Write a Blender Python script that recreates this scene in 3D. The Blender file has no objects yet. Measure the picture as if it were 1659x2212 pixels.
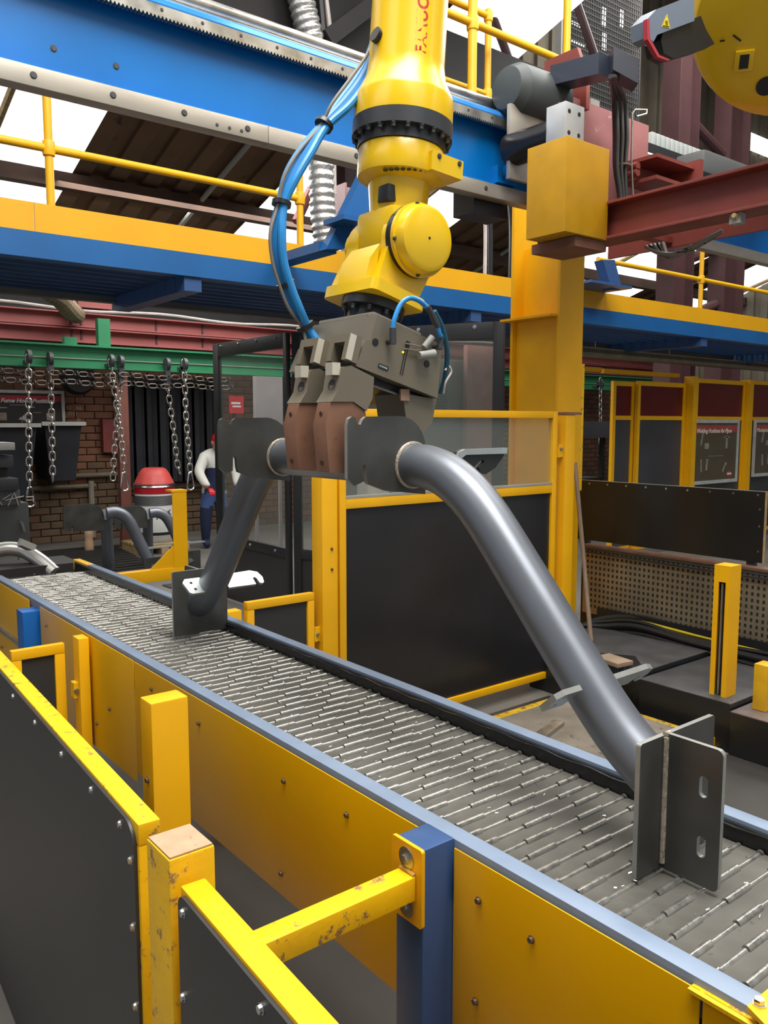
import bpy, bmesh, math, random
from mathutils import Vector, Matrix
random.seed(7)
SC = bpy.context.scene
COL = SC.collection

# ------------------------------------------------------------------ camera
FOC, PX, PY, EYE = 1781.0, 829.5, 1106.0, 1.65      # focal length in pixels of a 1659 x 2212 frame, eye height
PITCH = math.atan2(190.0, FOC); HEAD = math.radians(51.6)
FH = Vector((math.cos(HEAD), math.sin(HEAD), 0)); RT = Vector((math.sin(HEAD), -math.cos(HEAD), 0)); UPZ = Vector((0, 0, 1))
FW = FH * math.cos(PITCH) - UPZ * math.sin(PITCH); UP = FH * math.sin(PITCH) + UPZ * math.cos(PITCH)
CAMP = Vector((0, 0, EYE))
cd = bpy.data.cameras.new('camera'); cam = bpy.data.objects.new('camera', cd); COL.objects.link(cam)
cd.sensor_fit = 'HORIZONTAL'; cd.sensor_width = 36; cd.lens = FOC / 1659 * 36; cd.clip_start = 0.05; cd.clip_end = 200
R3 = Matrix((RT, UP, -FW)).transposed()
cam.matrix_world = Matrix.Translation(CAMP) @ R3.to_4x4()
SC.camera = cam

def at(px, py, ax, v):
    """the point of the place seen at a pixel, on the plane x, y or z = v"""
    d = FW + RT * ((px - PX) / FOC) + UP * ((PY - py) / FOC)
    i = 'xyz'.index(ax)
    return CAMP + d * ((v - CAMP[i]) / d[i])

# ------------------------------------------------------------------ light
SC.view_settings.view_transform = 'Standard'; SC.view_settings.look = 'None'
SC.view_settings.exposure = 0.0; SC.view_settings.gamma = 1.0; SC.view_settings.use_curve_mapping = False
w = bpy.data.worlds.new('sky'); SC.world = w; w.use_nodes = True
bg = w.node_tree.nodes['Background']; bg.inputs['Color'].default_value = (0.88, 0.93, 1.0, 1); bg.inputs['Strength'].default_value = 0.46

def area(name, loc, sx, sy, power, color=(1, 0.97, 0.92), rot=(0, 0, 0)):
    l = bpy.data.lights.new(name, 'AREA'); l.shape = 'RECTANGLE'; l.size = sx; l.size_y = sy; l.energy = power; l.color = color
    o = bpy.data.objects.new(name, l); COL.objects.link(o); o.location = loc; o.rotation_euler = rot
    return o
area('skylight_daylight', (0.9, 0.9, 6.4), 2.4, 5.0, 640)
area('skylight_daylight', (4.6, 2.6, 6.0), 2.4, 5.0, 270)
area('skylight_daylight', (4.6, 8.3, 4.2), 3.4, 2.6, 230)
area('skylight_daylight', (9.8, 4.2, 7.4), 3.0, 5.0, 480)
area('skylight_daylight', (-3.0, 3.5, 6.2), 2.5, 6.0, 130, rot=(0, math.radians(-25), 0))

# ------------------------------------------------------------------ materials
MATS = {}
def lin(c):
    return tuple((x / 255 / 12.92 if x / 255 <= 0.04045 else ((x / 255 + 0.055) / 1.055) ** 2.4) for x in c)
def mat(name, rgb, rough=0.5, metal=0.0, var=0.15, scale=6.0, bump=0.0, bscale=60.0, spots=None, spotamt=0.6, spec=0.5, coat=0.0, stretch=None, rvar=0.0):
    """painted / metal surface: base colour with cloudy variation, optional patches of a second colour (wear, rust, dirt) and fine relief"""
    if name in MATS: return MATS[name]
    m = bpy.data.materials.new(name); m.use_nodes = True; nt = m.node_tree; N = nt.nodes; L = nt.links
    b = N['Principled BSDF']; b.inputs['Roughness'].default_value = rough; b.inputs['Metallic'].default_value = metal
    b.inputs['Specular IOR Level'].default_value = spec; b.inputs['Coat Weight'].default_value = coat; b.inputs['Coat Roughness'].default_value = 0.15
    c = lin(rgb)
    tc = N.new('ShaderNodeTexCoord'); src = tc.outputs['Object']
    if stretch:
        mp = N.new('ShaderNodeMapping'); mp.inputs['Scale'].default_value = stretch; L.new(src, mp.inputs['Vector']); src = mp.outputs['Vector']
    nz = N.new('ShaderNodeTexNoise'); nz.inputs['Scale'].default_value = scale; nz.inputs['Detail'].default_value = 5; L.new(src, nz.inputs['Vector'])
    rp = N.new('ShaderNodeValToRGB'); L.new(nz.outputs['Fac'], rp.inputs['Fac'])
    rp.color_ramp.elements[0].position = 0.3; rp.color_ramp.elements[1].position = 0.7
    rp.color_ramp.elements[0].color = (*[x * (1 - var) for x in c], 1); rp.color_ramp.elements[1].color = (*[min(1, x * (1 + var)) for x in c], 1)
    out = rp.outputs['Color']
    if spots:
        n2 = N.new('ShaderNodeTexNoise'); n2.inputs['Scale'].default_value = scale * 3.2; n2.inputs['Detail'].default_value = 9; n2.inputs['Roughness'].default_value = 0.7; L.new(src, n2.inputs['Vector'])
        r2 = N.new('ShaderNodeValToRGB'); L.new(n2.outputs['Fac'], r2.inputs['Fac'])
        r2.color_ramp.elements[0].position = spotamt; r2.color_ramp.elements[1].position = spotamt + 0.05
        mx = N.new('ShaderNodeMixRGB'); L.new(r2.outputs['Color'], mx.inputs['Fac']); L.new(out, mx.inputs['Color1']); mx.inputs['Color2'].default_value = (*lin(spots), 1)
        out = mx.outputs['Color']
    L.new(out, b.inputs['Base Color'])
    if rvar:
        mr = N.new('ShaderNodeMapRange'); L.new(nz.outputs['Fac'], mr.inputs['Value']); mr.inputs['From Min'].default_value = 0.3; mr.inputs['From Max'].default_value = 0.7
        mr.inputs['To Min'].default_value = max(0.03, rough - rvar); mr.inputs['To Max'].default_value = min(1, rough + rvar); L.new(mr.outputs['Result'], b.inputs['Roughness'])
    if bump:
        n3 = N.new('ShaderNodeTexNoise'); n3.inputs['Scale'].default_value = bscale; n3.inputs['Detail'].default_value = 4; L.new(src, n3.inputs['Vector'])
        bp = N.new('ShaderNodeBump'); bp.inputs['Strength'].default_value = bump; bp.inputs['Distance'].default_value = 0.01
        L.new(n3.outputs['Fac'], bp.inputs['Height']); L.new(bp.outputs['Normal'], b.inputs['Normal'])
    MATS[name] = m
    return m
def glow(name, rgb, strength):
    m = bpy.data.materials.new(name); m.use_nodes = True; b = m.node_tree.nodes['Principled BSDF']
    b.inputs['Base Color'].default_value = (*lin(rgb), 1); b.inputs['Emission Color'].default_value = (*lin(rgb), 1); b.inputs['Emission Strength'].default_value = strength
    MATS[name] = m; return m
def glass(name, rgb, alpha, rough=0.08):
    """clear plastic sheet: mostly lets light straight through, with a soft reflection"""
    m = bpy.data.materials.new(name); m.use_nodes = True; nt = m.node_tree; N = nt.nodes; L = nt.links
    b = N['Principled BSDF']; b.inputs['Base Color'].default_value = (*lin(rgb), 1); b.inputs['Roughness'].default_value = rough; b.inputs['Alpha'].default_value = alpha
    MATS[name] = m; return m

YEL = mat('yellow_paint', (238, 176, 8), 0.42, var=0.07, scale=4, spots=(120, 82, 20), spotamt=0.76, bump=0.03)
YELW = mat('worn_yellow_paint', (240, 186, 10), 0.45, var=0.10, scale=9, spots=(150, 112, 70), spotamt=0.565, bump=0.08)
YELP = mat('yellow_sheet_paint', (226, 168, 0), 0.30, var=0.06, scale=2, spots=(110, 70, 10), spotamt=0.78)
ROB = mat('robot_yellow_paint', (228, 186, 14), 0.28, var=0.03, scale=5, coat=0.25)
BLU = mat('blue_paint', (0, 106, 182), 0.33, var=0.08, scale=3, spots=(70, 150, 215), spotamt=0.72, bump=0.04, bscale=20)
BLUD = mat('blue_beam_paint', (18, 88, 148), 0.45, var=0.08, scale=3)
BLUG = mat('grey_blue_paint', (122, 138, 160), 0.36, var=0.08, scale=10, spots=(160, 165, 168), spotamt=0.70)
BLUP = mat('blue_leg_paint', (52, 82, 128), 0.35, var=0.06, scale=5)
BLUB = mat('bright_blue_leg_paint', (10, 92, 168), 0.35, var=0.05)
BLK = mat('black_panel', (50, 50, 50), 0.42, var=0.10, scale=3)
BLK2 = mat('black_frame_paint', (40, 41, 43), 0.38, var=0.1, scale=4)
BLK3 = mat('black_plastic', (28, 29, 31), 0.35, var=0.1)
RUB = mat('black_rubber', (24, 24, 25), 0.55, var=0.15)
STL = mat('bare_steel', (172, 170, 164), 0.36, 0.9, var=0.12, scale=12, bump=0.03, rvar=0.1)
STLB = mat('bright_steel', (206, 206, 204), 0.2, 1.0, var=0.08, scale=30)
STLR = mat('ground_rail_steel', (176, 170, 160), 0.45, 0.7, var=0.10, scale=5, stretch=(1, 4, 4))
BELT = mat('belt_steel', (88, 86, 80), 0.62, 0.15, var=0.28, scale=9, bump=0.05, bscale=60, rvar=0.12)
BELTK = mat('belt_knuckle_steel', (166, 164, 158), 0.30, 0.8, var=0.22, scale=40, bump=0.10, bscale=120, rvar=0.1)
TUBE = mat('mill_scale_tube', (114, 119, 127), 0.42, 0.62, var=0.10, scale=3, bump=0.01, bscale=30, rvar=0.07)
PLATE = mat('mill_scale_plate', (86, 86, 83), 0.42, 0.55, var=0.25, scale=7, spots=(104, 84, 70), spotamt=0.70, rvar=0.1)
CUTE = mat('sawn_plate_edge', (156, 158, 154), 0.4, 0.5, var=0.1, scale=20)
EDGE = mat('cut_steel_edge', (196, 204, 202), 0.35, 0.75, var=0.08, scale=20)
WELD = mat('weld_bead', (188, 176, 160), 0.4, 0.7, var=0.25, scale=60, bump=0.3, bscale=120)
GRIP = mat('gripper_anodised', (124, 116, 100), 0.42, 0.35, var=0.08, scale=6)
GRIPL = mat('gripper_pale', (206, 200, 184), 0.45, 0.2, var=0.08)
JAW = mat('rusty_jaw', (136, 98, 78), 0.6, 0.2, var=0.18, scale=14, spots=(96, 66, 52), spotamt=0.62)
DGR = mat('dark_grey_casting', (66, 67, 70), 0.45, 0.2, var=0.08)
RED = mat('red_oxide_paint', (128, 60, 52), 0.5, var=0.14, scale=5, spots=(156, 100, 92), spotamt=0.68)
PINK = mat('faded_red_oxide', (154, 84, 82), 0.6, var=0.10, scale=3, spots=(110, 60, 58), spotamt=0.7)
MAR = mat('maroon_column_paint', (72, 45, 47), 0.55, var=0.15, scale=3)
GRN = mat('green_beam_paint', (40, 122, 82), 0.5, var=0.12, scale=3)
ALU = mat('aluminium', (205, 208, 210), 0.35, 0.6, var=0.05, scale=10)
HOSE = mat('blue_hose', (38, 132, 200), 0.38, var=0.04)
HOSED = mat('dark_teal_hose', (30, 86, 110), 0.38, var=0.04)
CABG = mat('grey_cable', (120, 112, 104), 0.5)
CABK = mat('black_cable', (32, 32, 34), 0.4)
CABY = mat('yellow_cable', (196, 176, 20), 0.45)
CABW = mat('white_cable', (200, 190, 186), 0.5)
CONC = mat('concrete_floor', (104, 101, 96), 0.62, var=0.22, scale=1.4, spots=(88, 84, 78), spotamt=0.64, bump=0.08, bscale=25)
DUCT = mat('foil_duct', (200, 200, 198), 0.32, 0.75, var=0.2, scale=20, bump=0.5, bscale=40)
BRICK = mat('brick', (128, 88, 66), 0.85, var=0.35, scale=3.2, spots=(176, 128, 108), spotamt=0.66, bump=0.3)
BRICK2 = mat('sooty_brick', (104, 84, 64), 0.85, var=0.35, scale=3.2, spots=(150, 138, 120), spotamt=0.66, bump=0.3)
MORT = mat('mortar', (58, 46, 38), 0.95, var=0.3)
ROOF = mat('fibre_cement_roof', (112, 86, 66), 0.85, var=0.2, scale=1.2, spots=(70, 54, 44), spotamt=0.62)
PURL = mat('dusty_brown_steel', (84, 62, 50), 0.7, var=0.25, scale=3)
SKYL = glow('skylight_sheet', (255, 255, 252), 1.25)
CURT = mat('black_weld_curtain', (62, 64, 70), 0.4, var=0.2, scale=2)
MARP = mat('maroon_weld_screen', (96, 18, 26), 0.18, var=0.15, scale=3)
WHT = mat('white_plastic', (222, 222, 220), 0.45, var=0.04)
REDP = mat('red_plastic', (206, 46, 46), 0.35, var=0.05)
REDC = mat('crimson_plastic', (178, 20, 34), 0.35, var=0.05)
WOOD = mat('pallet_wood', (176, 150, 108), 0.75, var=0.25, scale=3, stretch=(1, 8, 8))
WOODH = mat('broom_handle_wood', (128, 108, 88), 0.6, var=0.2, scale=5, stretch=(6, 6, 1))
GREY = mat('grey_machine_paint', (86, 88, 88), 0.5, var=0.12, scale=4)
GREYL = mat('light_grey_paint', (150, 150, 144), 0.5, var=0.1, scale=4)
CLAD = mat('dusty_cladding', (112, 104, 90), 0.75, var=0.25, scale=1.5)
DARK = mat('dark_void_steel', (30, 28, 28), 0.7, var=0.2)
TRAY = mat('galvanised_tray', (150, 140, 118), 0.45, 0.6, var=0.2, scale=5)
GLAS = glass('clear_guard_sheet', (150, 158, 150), 0.16)
GLAS2 = glass('tinted_guard_sheet', (70, 74, 72), 0.42)
CLW = mat('pale_grey_cloth', (196, 196, 190), 0.85, var=0.06)
CLB = mat('navy_cloth', (30, 40, 72), 0.85, var=0.1)
CLB2 = mat('mid_blue_cloth', (70, 92, 146), 0.85, var=0.08)
SKIN = mat('skin', (176, 128, 104), 0.6)

# ------------------------------------------------------------------ mesh helpers
WL = {}
def B(): return bmesh.new()
def box(bm, x0, x1, y0, y1, z0, z1, T=None, bev=0.0):
    vs = [bm.verts.new((x, y, z)) for z in (z0, z1) for y in (y0, y1) for x in (x0, x1)]
    fs = [bm.faces.new([vs[i] for i in q]) for q in ((0, 2, 3, 1), (4, 5, 7, 6), (0, 1, 5, 4), (2, 6, 7, 3), (0, 4, 6, 2), (1, 3, 7, 5))]
    if T is not None:
        for v in vs: v.co = T @ v.co
    if bev:
        es = list({e for f in fs for e in f.edges})
        bmesh.ops.bevel(bm, geom=es, offset=bev, segments=2, affect='EDGES', profile=0.6)
    return bm
def prism(bm, poly, ax, a0, a1, T=None):
    """polygon (u, v) extruded along an axis: x -> (y, z), y -> (x, z), z -> (x, y)"""
    def mk(u, v, a): return {'x': (a, u, v), 'y': (u, a, v), 'z': (u, v, a)}[ax]
    A = [bm.verts.new(mk(u, v, a0)) for u, v in poly]; C = [bm.verts.new(mk(u, v, a1)) for u, v in poly]
    if T is not None:
        for q in A + C: q.co = T @ q.co
    n = len(poly); fs = [bm.faces.new(A), bm.faces.new(C[::-1])]
    for i in range(n): fs.append(bm.faces.new((A[i], C[i], C[(i + 1) % n], A[(i + 1) % n])))
    bmesh.ops.recalc_face_normals(bm, faces=fs)
    return bm
def frame_of(d):
    d = Vector(d).normalized(); a = Vector((0, 0, 1)) if abs(d.z) < 0.95 else Vector((1, 0, 0))
    u = a.cross(d).normalized(); return u, d.cross(u)
def cyl(bm, p0, p1, r0, r1=None, n=16, caps=True, ph=0.0):
    p0, p1 = Vector(p0), Vector(p1); r1 = r0 if r1 is None else r1
    u, v = frame_of(p1 - p0)
    def ring(p, r): return [bm.verts.new(p + (u * math.cos(t) + v * math.sin(t)) * r) for t in [2 * math.pi * i / n + ph for i in range(n)]]
    a, b = ring(p0, r0), ring(p1, r1)
    for i in range(n): bm.faces.new((a[i], a[(i + 1) % n], b[(i + 1) % n], b[i]))
    if caps: bm.faces.new(a[::-1]); bm.faces.new(b)
    return bm
def lathe(bm, prof, org, axis, n=24):
    """profile of (distance along axis, radius) turned about an axis"""
    org = Vector(org); axis = Vector(axis).normalized(); u, v = frame_of(axis); rings = []
    for h, r in prof:
        rings.append([bm.verts.new(org + axis * h + (u * math.cos(2 * math.pi * i / n) + v * math.sin(2 * math.pi * i / n)) * max(r, 1e-4)) for i in range(n)])
    for a, b in zip(rings, rings[1:]):
        for i in range(n): bm.faces.new((a[i], a[(i + 1) % n], b[(i + 1) % n], b[i]))
    bm.faces.new(rings[0][::-1]); bm.faces.new(rings[-1])
    return bm
def smooth_path(pts, k=6):
    """Catmull-Rom through the points"""
    P = [Vector(p) for p in pts]; P = [2 * P[0] - P[1]] + P + [2 * P[-1] - P[-2]]; out = []
    for i in range(1, len(P) - 2):
        for j in range(k):
            t = j / k; a, b, c, d = P[i - 1:i + 3]
            out.append(0.5 * ((2 * b) + (c - a) * t + (2 * a - 5 * b + 4 * c - d) * t * t + (3 * b - a - 3 * c + d) * t ** 3))
    out.append(P[-2]); return out
def tube(bm, pts, r, n=10, caps=True):
    P = [Vector(p) for p in pts]; rs = r if isinstance(r, (list, tuple)) else [r] * len(P); rings = []; u = None
    for i, p in enumerate(P):
        d = (P[min(i + 1, len(P) - 1)] - P[max(i - 1, 0)]).normalized()
        if u is None: u, v = frame_of(d)
        else: u = (u - d * u.dot(d)).normalized(); v = d.cross(u)
        rings.append([bm.verts.new(p + (u * math.cos(2 * math.pi * k / n) + v * math.sin(2 * math.pi * k / n)) * rs[i]) for k in range(n)])
    for a, b in zip(rings, rings[1:]):
        for k in range(n): bm.faces.new((a[k], a[(k + 1) % n], b[(k + 1) % n], b[k]))
    if caps: bm.faces.new(rings[0][::-1]); bm.faces.new(rings[-1])
    return bm
def quad(bm, a, b, c, d): bm.faces.new([bm.verts.new(Vector(p)) for p in (a, b, c, d)]); return bm
def mesh_of(bm, m, smooth=35):
    bmesh.ops.recalc_face_normals(bm, faces=bm.faces)
    me = bpy.data.meshes.new('mesh'); bm.to_mesh(me); bm.free()
    if smooth:
        me.shade_smooth(); me.set_sharp_from_angle(angle=math.radians(smooth))
    me.materials.append(m); return me
def obj(name, bm, m, parent=None, smooth=35):
    """links a bmesh (world coordinates) as ONE mesh object whose origin sits at its middle; parented to its thing or part"""
    vs = [v.co for v in bm.verts]
    lo = Vector([min(v[i] for v in vs) for i in range(3)]); hi = Vector([max(v[i] for v in vs) for i in range(3)]); c = (lo + hi) / 2; c.z = lo.z
    for v in bm.verts: v.co -= c
    me = mesh_of(bm, m, smooth); me.name = name
    o = bpy.data.objects.new(name, me); COL.objects.link(o); place(o, c, parent); return o
def place(o, c, parent=None):
    c = Vector(c); WL[o] = c
    if parent is not None: o.parent = parent; o.location = c - WL[parent]
    else: o.location = c
    return o
def inst(name, me, c, parent=None, rot=None, scale=None):
    o = bpy.data.objects.new(name, me); COL.objects.link(o); place(o, c, parent)
    if rot is not None: o.rotation_euler = rot
    if scale is not None: o.scale = scale
    return o
def tag(o, label, cat, group=None):
    o['label'] = label; o['category'] = cat
    if group: o['group'] = group
    return o
def thing(name, label, cat, loc, group=None):
    o = bpy.data.objects.new(name, None); COL.objects.link(o); o.empty_display_size = 0.1
    place(o, loc); return tag(o, label, cat, group)
def struct(name, bm, m, parent=None, smooth=35):
    o = obj(name, bm, m, parent, smooth)
    if parent is None: o['kind'] = 'structure'
    return o
def part(name, m, parent, *boxes, bev=0.0, T=None):
    bm = B()
    for b in boxes: box(bm, *b, T=T, bev=bev)
    return obj(name, bm, m, parent)
def bolt_mesh(r, h, m, n=6):
    bm = B(); lathe(bm, [(0, r * 1.25), (h * 0.25, r * 1.25), (h * 0.25, r), (h, r * 0.92)], (0, 0, 0), (0, 0, 1), n); return mesh_of(bm, m)
BOLT = bolt_mesh(0.006, 0.006, mat('dull_bolt', (120, 100, 90), 0.4, 0.6), 8)
BOLTS = bolt_mesh(0.006, 0.005, STLB, 8)
def face_rot(d):
    return Vector((0, 0, 1)).rotation_difference(Vector(d)).to_euler()
def text_bm(s, size, T, ext=0.0006, bold=False, shear=0.0, align='LEFT'):
    """flat lettering as a mesh; T maps text space (x right, y up) into the place"""
    c = bpy.data.curves.new('lettering', 'FONT'); c.body = s; c.size = size; c.extrude = ext; c.shear = shear; c.align_x = align; c.resolution_u = 3
    if bold: c.offset = size * 0.03
    o = bpy.data.objects.new('lettering', c); COL.objects.link(o)
    me = bpy.data.meshes.new_from_object(o.evaluated_get(bpy.context.evaluated_depsgraph_get()))
    bm = B(); bm.from_mesh(me)
    bpy.data.objects.remove(o); bpy.data.curves.remove(c); bpy.data.meshes.remove(me)
    for v in bm.verts: v.co = T(v.co) if callable(T) else T @ v.co
    return bm
# ================================================================== the setting
struct('floor', box(B(), -8, 22, -6, 12, -0.1, 0), CONC)
# brick back wall, bricks near enough to be told apart are pieces of it
WY = 11.8
m = bpy.data.materials.new('far_brickwork'); m.use_nodes = True; nt = m.node_tree; bt = nt.nodes.new('ShaderNodeTexBrick'); tc = nt.nodes.new('ShaderNodeTexCoord'); mp = nt.nodes.new('ShaderNodeMapping')
mp.inputs['Rotation'].default_value = (math.radians(90), 0, 0); nt.links.new(tc.outputs['Object'], mp.inputs['Vector']); nt.links.new(mp.outputs['Vector'], bt.inputs['Vector'])
bt.inputs['Scale'].default_value = 1.0; bt.inputs['Brick Width'].default_value = 0.265; bt.inputs['Row Height'].default_value = 0.1; bt.inputs['Mortar Size'].default_value = 0.008
bt.inputs['Color1'].default_value = (*lin((120, 84, 64)), 1); bt.inputs['Color2'].default_value = (*lin((92, 70, 56)), 1); bt.inputs['Mortar'].default_value = (*lin((52, 42, 36)), 1)
nt.links.new(bt.outputs['Color'], nt.nodes['Principled BSDF'].inputs['Base Color']); nt.nodes['Principled BSDF'].inputs['Roughness'].default_value = 0.9
wall = struct('wall_back', box(B(), -4, 22, WY, WY + 0.3, 0, 3.75), m)
bb = B(); box(bb, -0.126, 0.126, -0.02, 0.02, 0, 0.088, bev=0.006); bm1 = mesh_of(bb, BRICK)
bb = B(); box(bb, -0.126, 0.126, -0.02, 0.02, 0, 0.088, bev=0.006); bm2 = mesh_of(bb, BRICK2)
for r in range(24):
    z = 0.005 + r * 0.1016
    for c in range(14):
        x = 3.3 + c * 0.266 + (0.133 if r % 2 else 0)
        if 4.5 < x < 5.75 and z > 0.85 and z < 2.3: continue
        if x > 6.2 and z < 1.45: continue
        inst('brick', bm2 if z < 0.95 + random.uniform(-.15, .15) else bm1, (x, WY - random.uniform(0, .008), z), wall)
# end wall at the right of the hall: dusty corrugated cladding
bmw = B(); n = 120
for i in range(n):
    y0 = -6 + i * 0.15; y1 = y0 + 0.15; dx = 0.05 if i % 2 else 0
    quad(bmw, (17 + dx, y0, 0), (17 + dx, y1, 0), (17 + dx, y1, 9), (17 + dx, y0, 9))
    quad(bmw, (17, y1, 0), (17.05, y1, 0), (17.05, y1, 9), (17, y1, 9))
struct('wall_right', bmw, CLAD, smooth=0)

# roof: corrugated sheets with skylight strips, falling towards the back wall
TR = math.tan(math.radians(17))
def zr(y): return 3.55 + (11.8 - y) * TR if y > -0.5 else 3.55 + 12.3 * TR + (y + 0.5) * TR
def roof_sheet(x0, x1, mt, name, pitch=0.36, y0=-6.0, dz=0.0, ys=None):
    bm = B(); nx = max(2, int((x1 - x0) / pitch * 2)); ys = ys or [11.9, -0.5, y0]
    for i in range(nx):
        a = x0 + (x1 - x0) * i / nx; b = x0 + (x1 - x0) * (i + 1) / nx; h = 0.05 if i % 2 else 0.0
        for ya, yb in zip(ys, ys[1:]):
            quad(bm, (a, ya, zr(ya) + h + dz), (b, ya, zr(ya) + h + dz), (b, yb, zr(yb) + h + dz), (a, yb, zr(yb) + h + dz))
            quad(bm, (b, ya, zr(ya) + dz), (b, ya, zr(ya) + .05 + dz), (b, yb, zr(yb) + .05 + dz), (b, yb, zr(yb) + dz))
    return bm
roof = struct('ceiling', roof_sheet(-8, -1.0, ROOF, 'roof'), ROOF, smooth=0)
XV = 6.5; LT = [11.9, 7.7]                 # beyond XV the low roof is only a lean-to against a higher clerestory wall
obj('roof_sheet', roof_sheet(3.08, 5.36, ROOF, 'r'), ROOF, roof, smooth=0)
for x0, x1 in ((8.25, 10.9), (14.0, 15.5), (18, 22)): obj('roof_sheet', roof_sheet(x0, x1, ROOF, 'r', ys=LT), ROOF, roof, smooth=0)
for x0, x1 in ((-1.0, 3.08), (5.36, XV)): obj('skylight_sheet', roof_sheet(x0, x1, SKYL, 's', 0.72), SKYL, roof, smooth=0)
for x0, x1 in ((XV, 8.25), (10.9, 14.0), (15.5, 18)): obj('skylight_sheet', roof_sheet(x0, x1, SKYL, 's', 0.72, ys=LT), SKYL, roof, smooth=0)
obj('high_roof', box(B(), XV, 22, -6, 7.9, 8.8, 8.9), ROOF, roof)
bmw = B(); n = 110
for i in range(n):
    x0 = XV + i * 0.14; dy = 0.05 if i % 2 else 0
    quad(bmw, (x0, 7.75 + dy, 4.72), (x0 + 0.14, 7.75 + dy, 4.72), (x0 + 0.14, 7.75 + dy, 8.8), (x0, 7.75 + dy, 8.8)); quad(bmw, (x0 + 0.14, 7.75, 4.72), (x0 + 0.14, 7.8, 4.72), (x0 + 0.14, 7.8, 8.8), (x0 + 0.14, 7.75, 8.8))
wcl = struct('wall_clerestory', bmw, CLAD, smooth=0)
for (p0, y0, p1, y1) in ((1616, 283, 1690, 350), (1228, 20, 1262, 60), (1222, 70, 1270, 92), (1300, 10, 1312, 118), (1244, 122, 1262, 136), (1500, 555, 1512, 562)):
    a = at(p0, y0, 'y', 7.7); b = at(p1, y1, 'y', 7.7); obj('bright_pane', box(B(), a.x, b.x, 7.7, 7.74, b.z, a.z), SKYL, wcl)
for j, y in enumerate((9.25, 7.2, 4.6, 2.2)):
    obj('purlin', box(B(), -6, 20 if y > 7.7 else XV, y - 0.07, y + 0.07, zr(y) - 0.19, zr(y) - 0.03), PURL, roof)
for x in (0.5, 4.55, 9.6, 14.7):
    ye = -0.5 if x < XV else 7.8
    obj('rafter_rod', cyl(B(), (x, 11.6, zr(11.6) - 0.08), (x, ye, zr(ye) - 0.08), 0.03, n=8), GREYL, roof)
for x in (2.2, 6.6, 7.3, 12.2, 16.6):
    ye = -0.5 if x < XV else 7.8
    obj('glazing_bar', cyl(B(), (x, 11.6, zr(11.6) - 0.03), (x, ye, zr(ye) - 0.03), 0.035, n=6), WOOD, roof)
obj('gutter_beam', box(B(), -3, 6.45, 5.6, 6.3, 4.0, 5.06), DARK, roof)

# dark maroon stanchions with braces, right
def stanchion(x, y, h, w, label, br=True):
    t = thing('steel_column', label, 'column', (x, y, 0))
    part('web', MAR, t, (x - w / 2, x + w / 2, y - 0.012, y + 0.012, 0, h))
    for s in (-1, 1): part('flange', MAR, t, (x + s * w / 2 - 0.012, x + s * w / 2 + 0.012, y - 0.14, y + 0.14, 0, h))
    return t
stanchion(10.95, 7.0, 8.7, 0.5, 'maroon steel column behind the overhead walkway, left of the pair')
c2 = stanchion(12.35, 7.0, 8.7, 0.55, 'maroon steel column behind the overhead walkway, right of the pair')
for z in (3.2, 4.05, 5.25, 6.0):
    obj('brace', cyl(B(), (11.22, 7, z), (12.06, 7, z + 0.28 * (1 if z != 6.0 else -1)), 0.075, n=10), MAR, c2)
t = stanchion(15.2, 9.5, 3.9, 0.55, 'maroon steel column before the bright skylight at the right edge')
# steel column behind the blue gantry with raking struts
cA = at(765, 450, 'y', 7.5)
t = stanchion(cA.x, 7.5, 4.9, 0.42, 'faded red steel column behind the flexible duct')
for a, b, r in (((560, 720), (830, 0), 0.045),):
    pass
p0 = at(640, 480, 'y', 7.1); p1 = at(860, 0, 'y', 7.1); p1 = p0 + (p1 - p0) * ((4.45 - p0.z) / (p1.z - p0.z))
s = obj('raking_strut', cyl(B(), p0, p1, 0.05, n=8), PINK); tag(s, 'faded pink raking strut crossing behind the blue gantry beam', 'strut')
p0 = at(705, 85, 'y', 5.4); p1 = at(830, -10, 'y', 5.4); p1 = p0 + (p1 - p0) * min(1, (5.0 - p0.z) / (p1.z - p0.z))
s = obj('raking_strut', box(B(), -0.06, 0.06, -0.04, 0.04, 0, (p1 - p0).length, T=Matrix.Translation(p0) @ Vector((0, 0, 1)).rotation_difference(p1 - p0).to_matrix().to_4x4()), DARK)
tag(s, 'dark angle-iron strut above the gantry beside the blue hoses', 'strut')
# tall dark mesh screen and window posts upper right
ms = thing('mesh_screen', 'dark wire mesh screen hanging behind the cable tray trough', 'screen', at(1290, 300, 'y', 6.4))
a = at(1225, -20, 'y', 6.4); b = at(1375, 330, 'y', 6.4)
bm = B()
for i in range(34):
    x = a.x + (b.x - a.x) * i / 33; box(bm, x - 0.004, x + 0.004, 6.396, 6.404, 4.0, 7.0)
o = obj('vertical_wires', bm, DARK, ms)
bm = B()
for i in range(50):
    z = 4.0 + i * 0.06; box(bm, a.x, b.x, 6.39, 6.396, z - 0.006, z + 0.006)
obj('horizontal_wires', bm, DARK, ms)
a = at(1212, -20, 'y', 6.46); b = at(1378, 330, 'y', 6.46)
bd_ = part('added_backing', mat('darkening_board', (46, 44, 42), 0.7, var=0.3, scale=3), ms, (max(a.x, XV + 0.03), b.x, 6.46, 6.49, 3.9, 7.0))  # dark board added to shut out the brightness behind the mesh
for q_ in ((1226, 12, 1262, 26), (1224, 46, 1268, 60), (1222, 84, 1262, 96), (1300, 14, 1308, 60), (1302, 70, 1309, 110), (1242, 122, 1258, 132), (1340, 20, 1346, 60)):
    c_ = at(q_[0], q_[1], 'y', 6.455); d_ = at(q_[2], q_[3], 'y', 6.455); obj('daylight_gap', box(B(), c_.x, d_.x, 6.452, 6.459, d_.z, c_.z), SKYL, bd_)
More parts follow.
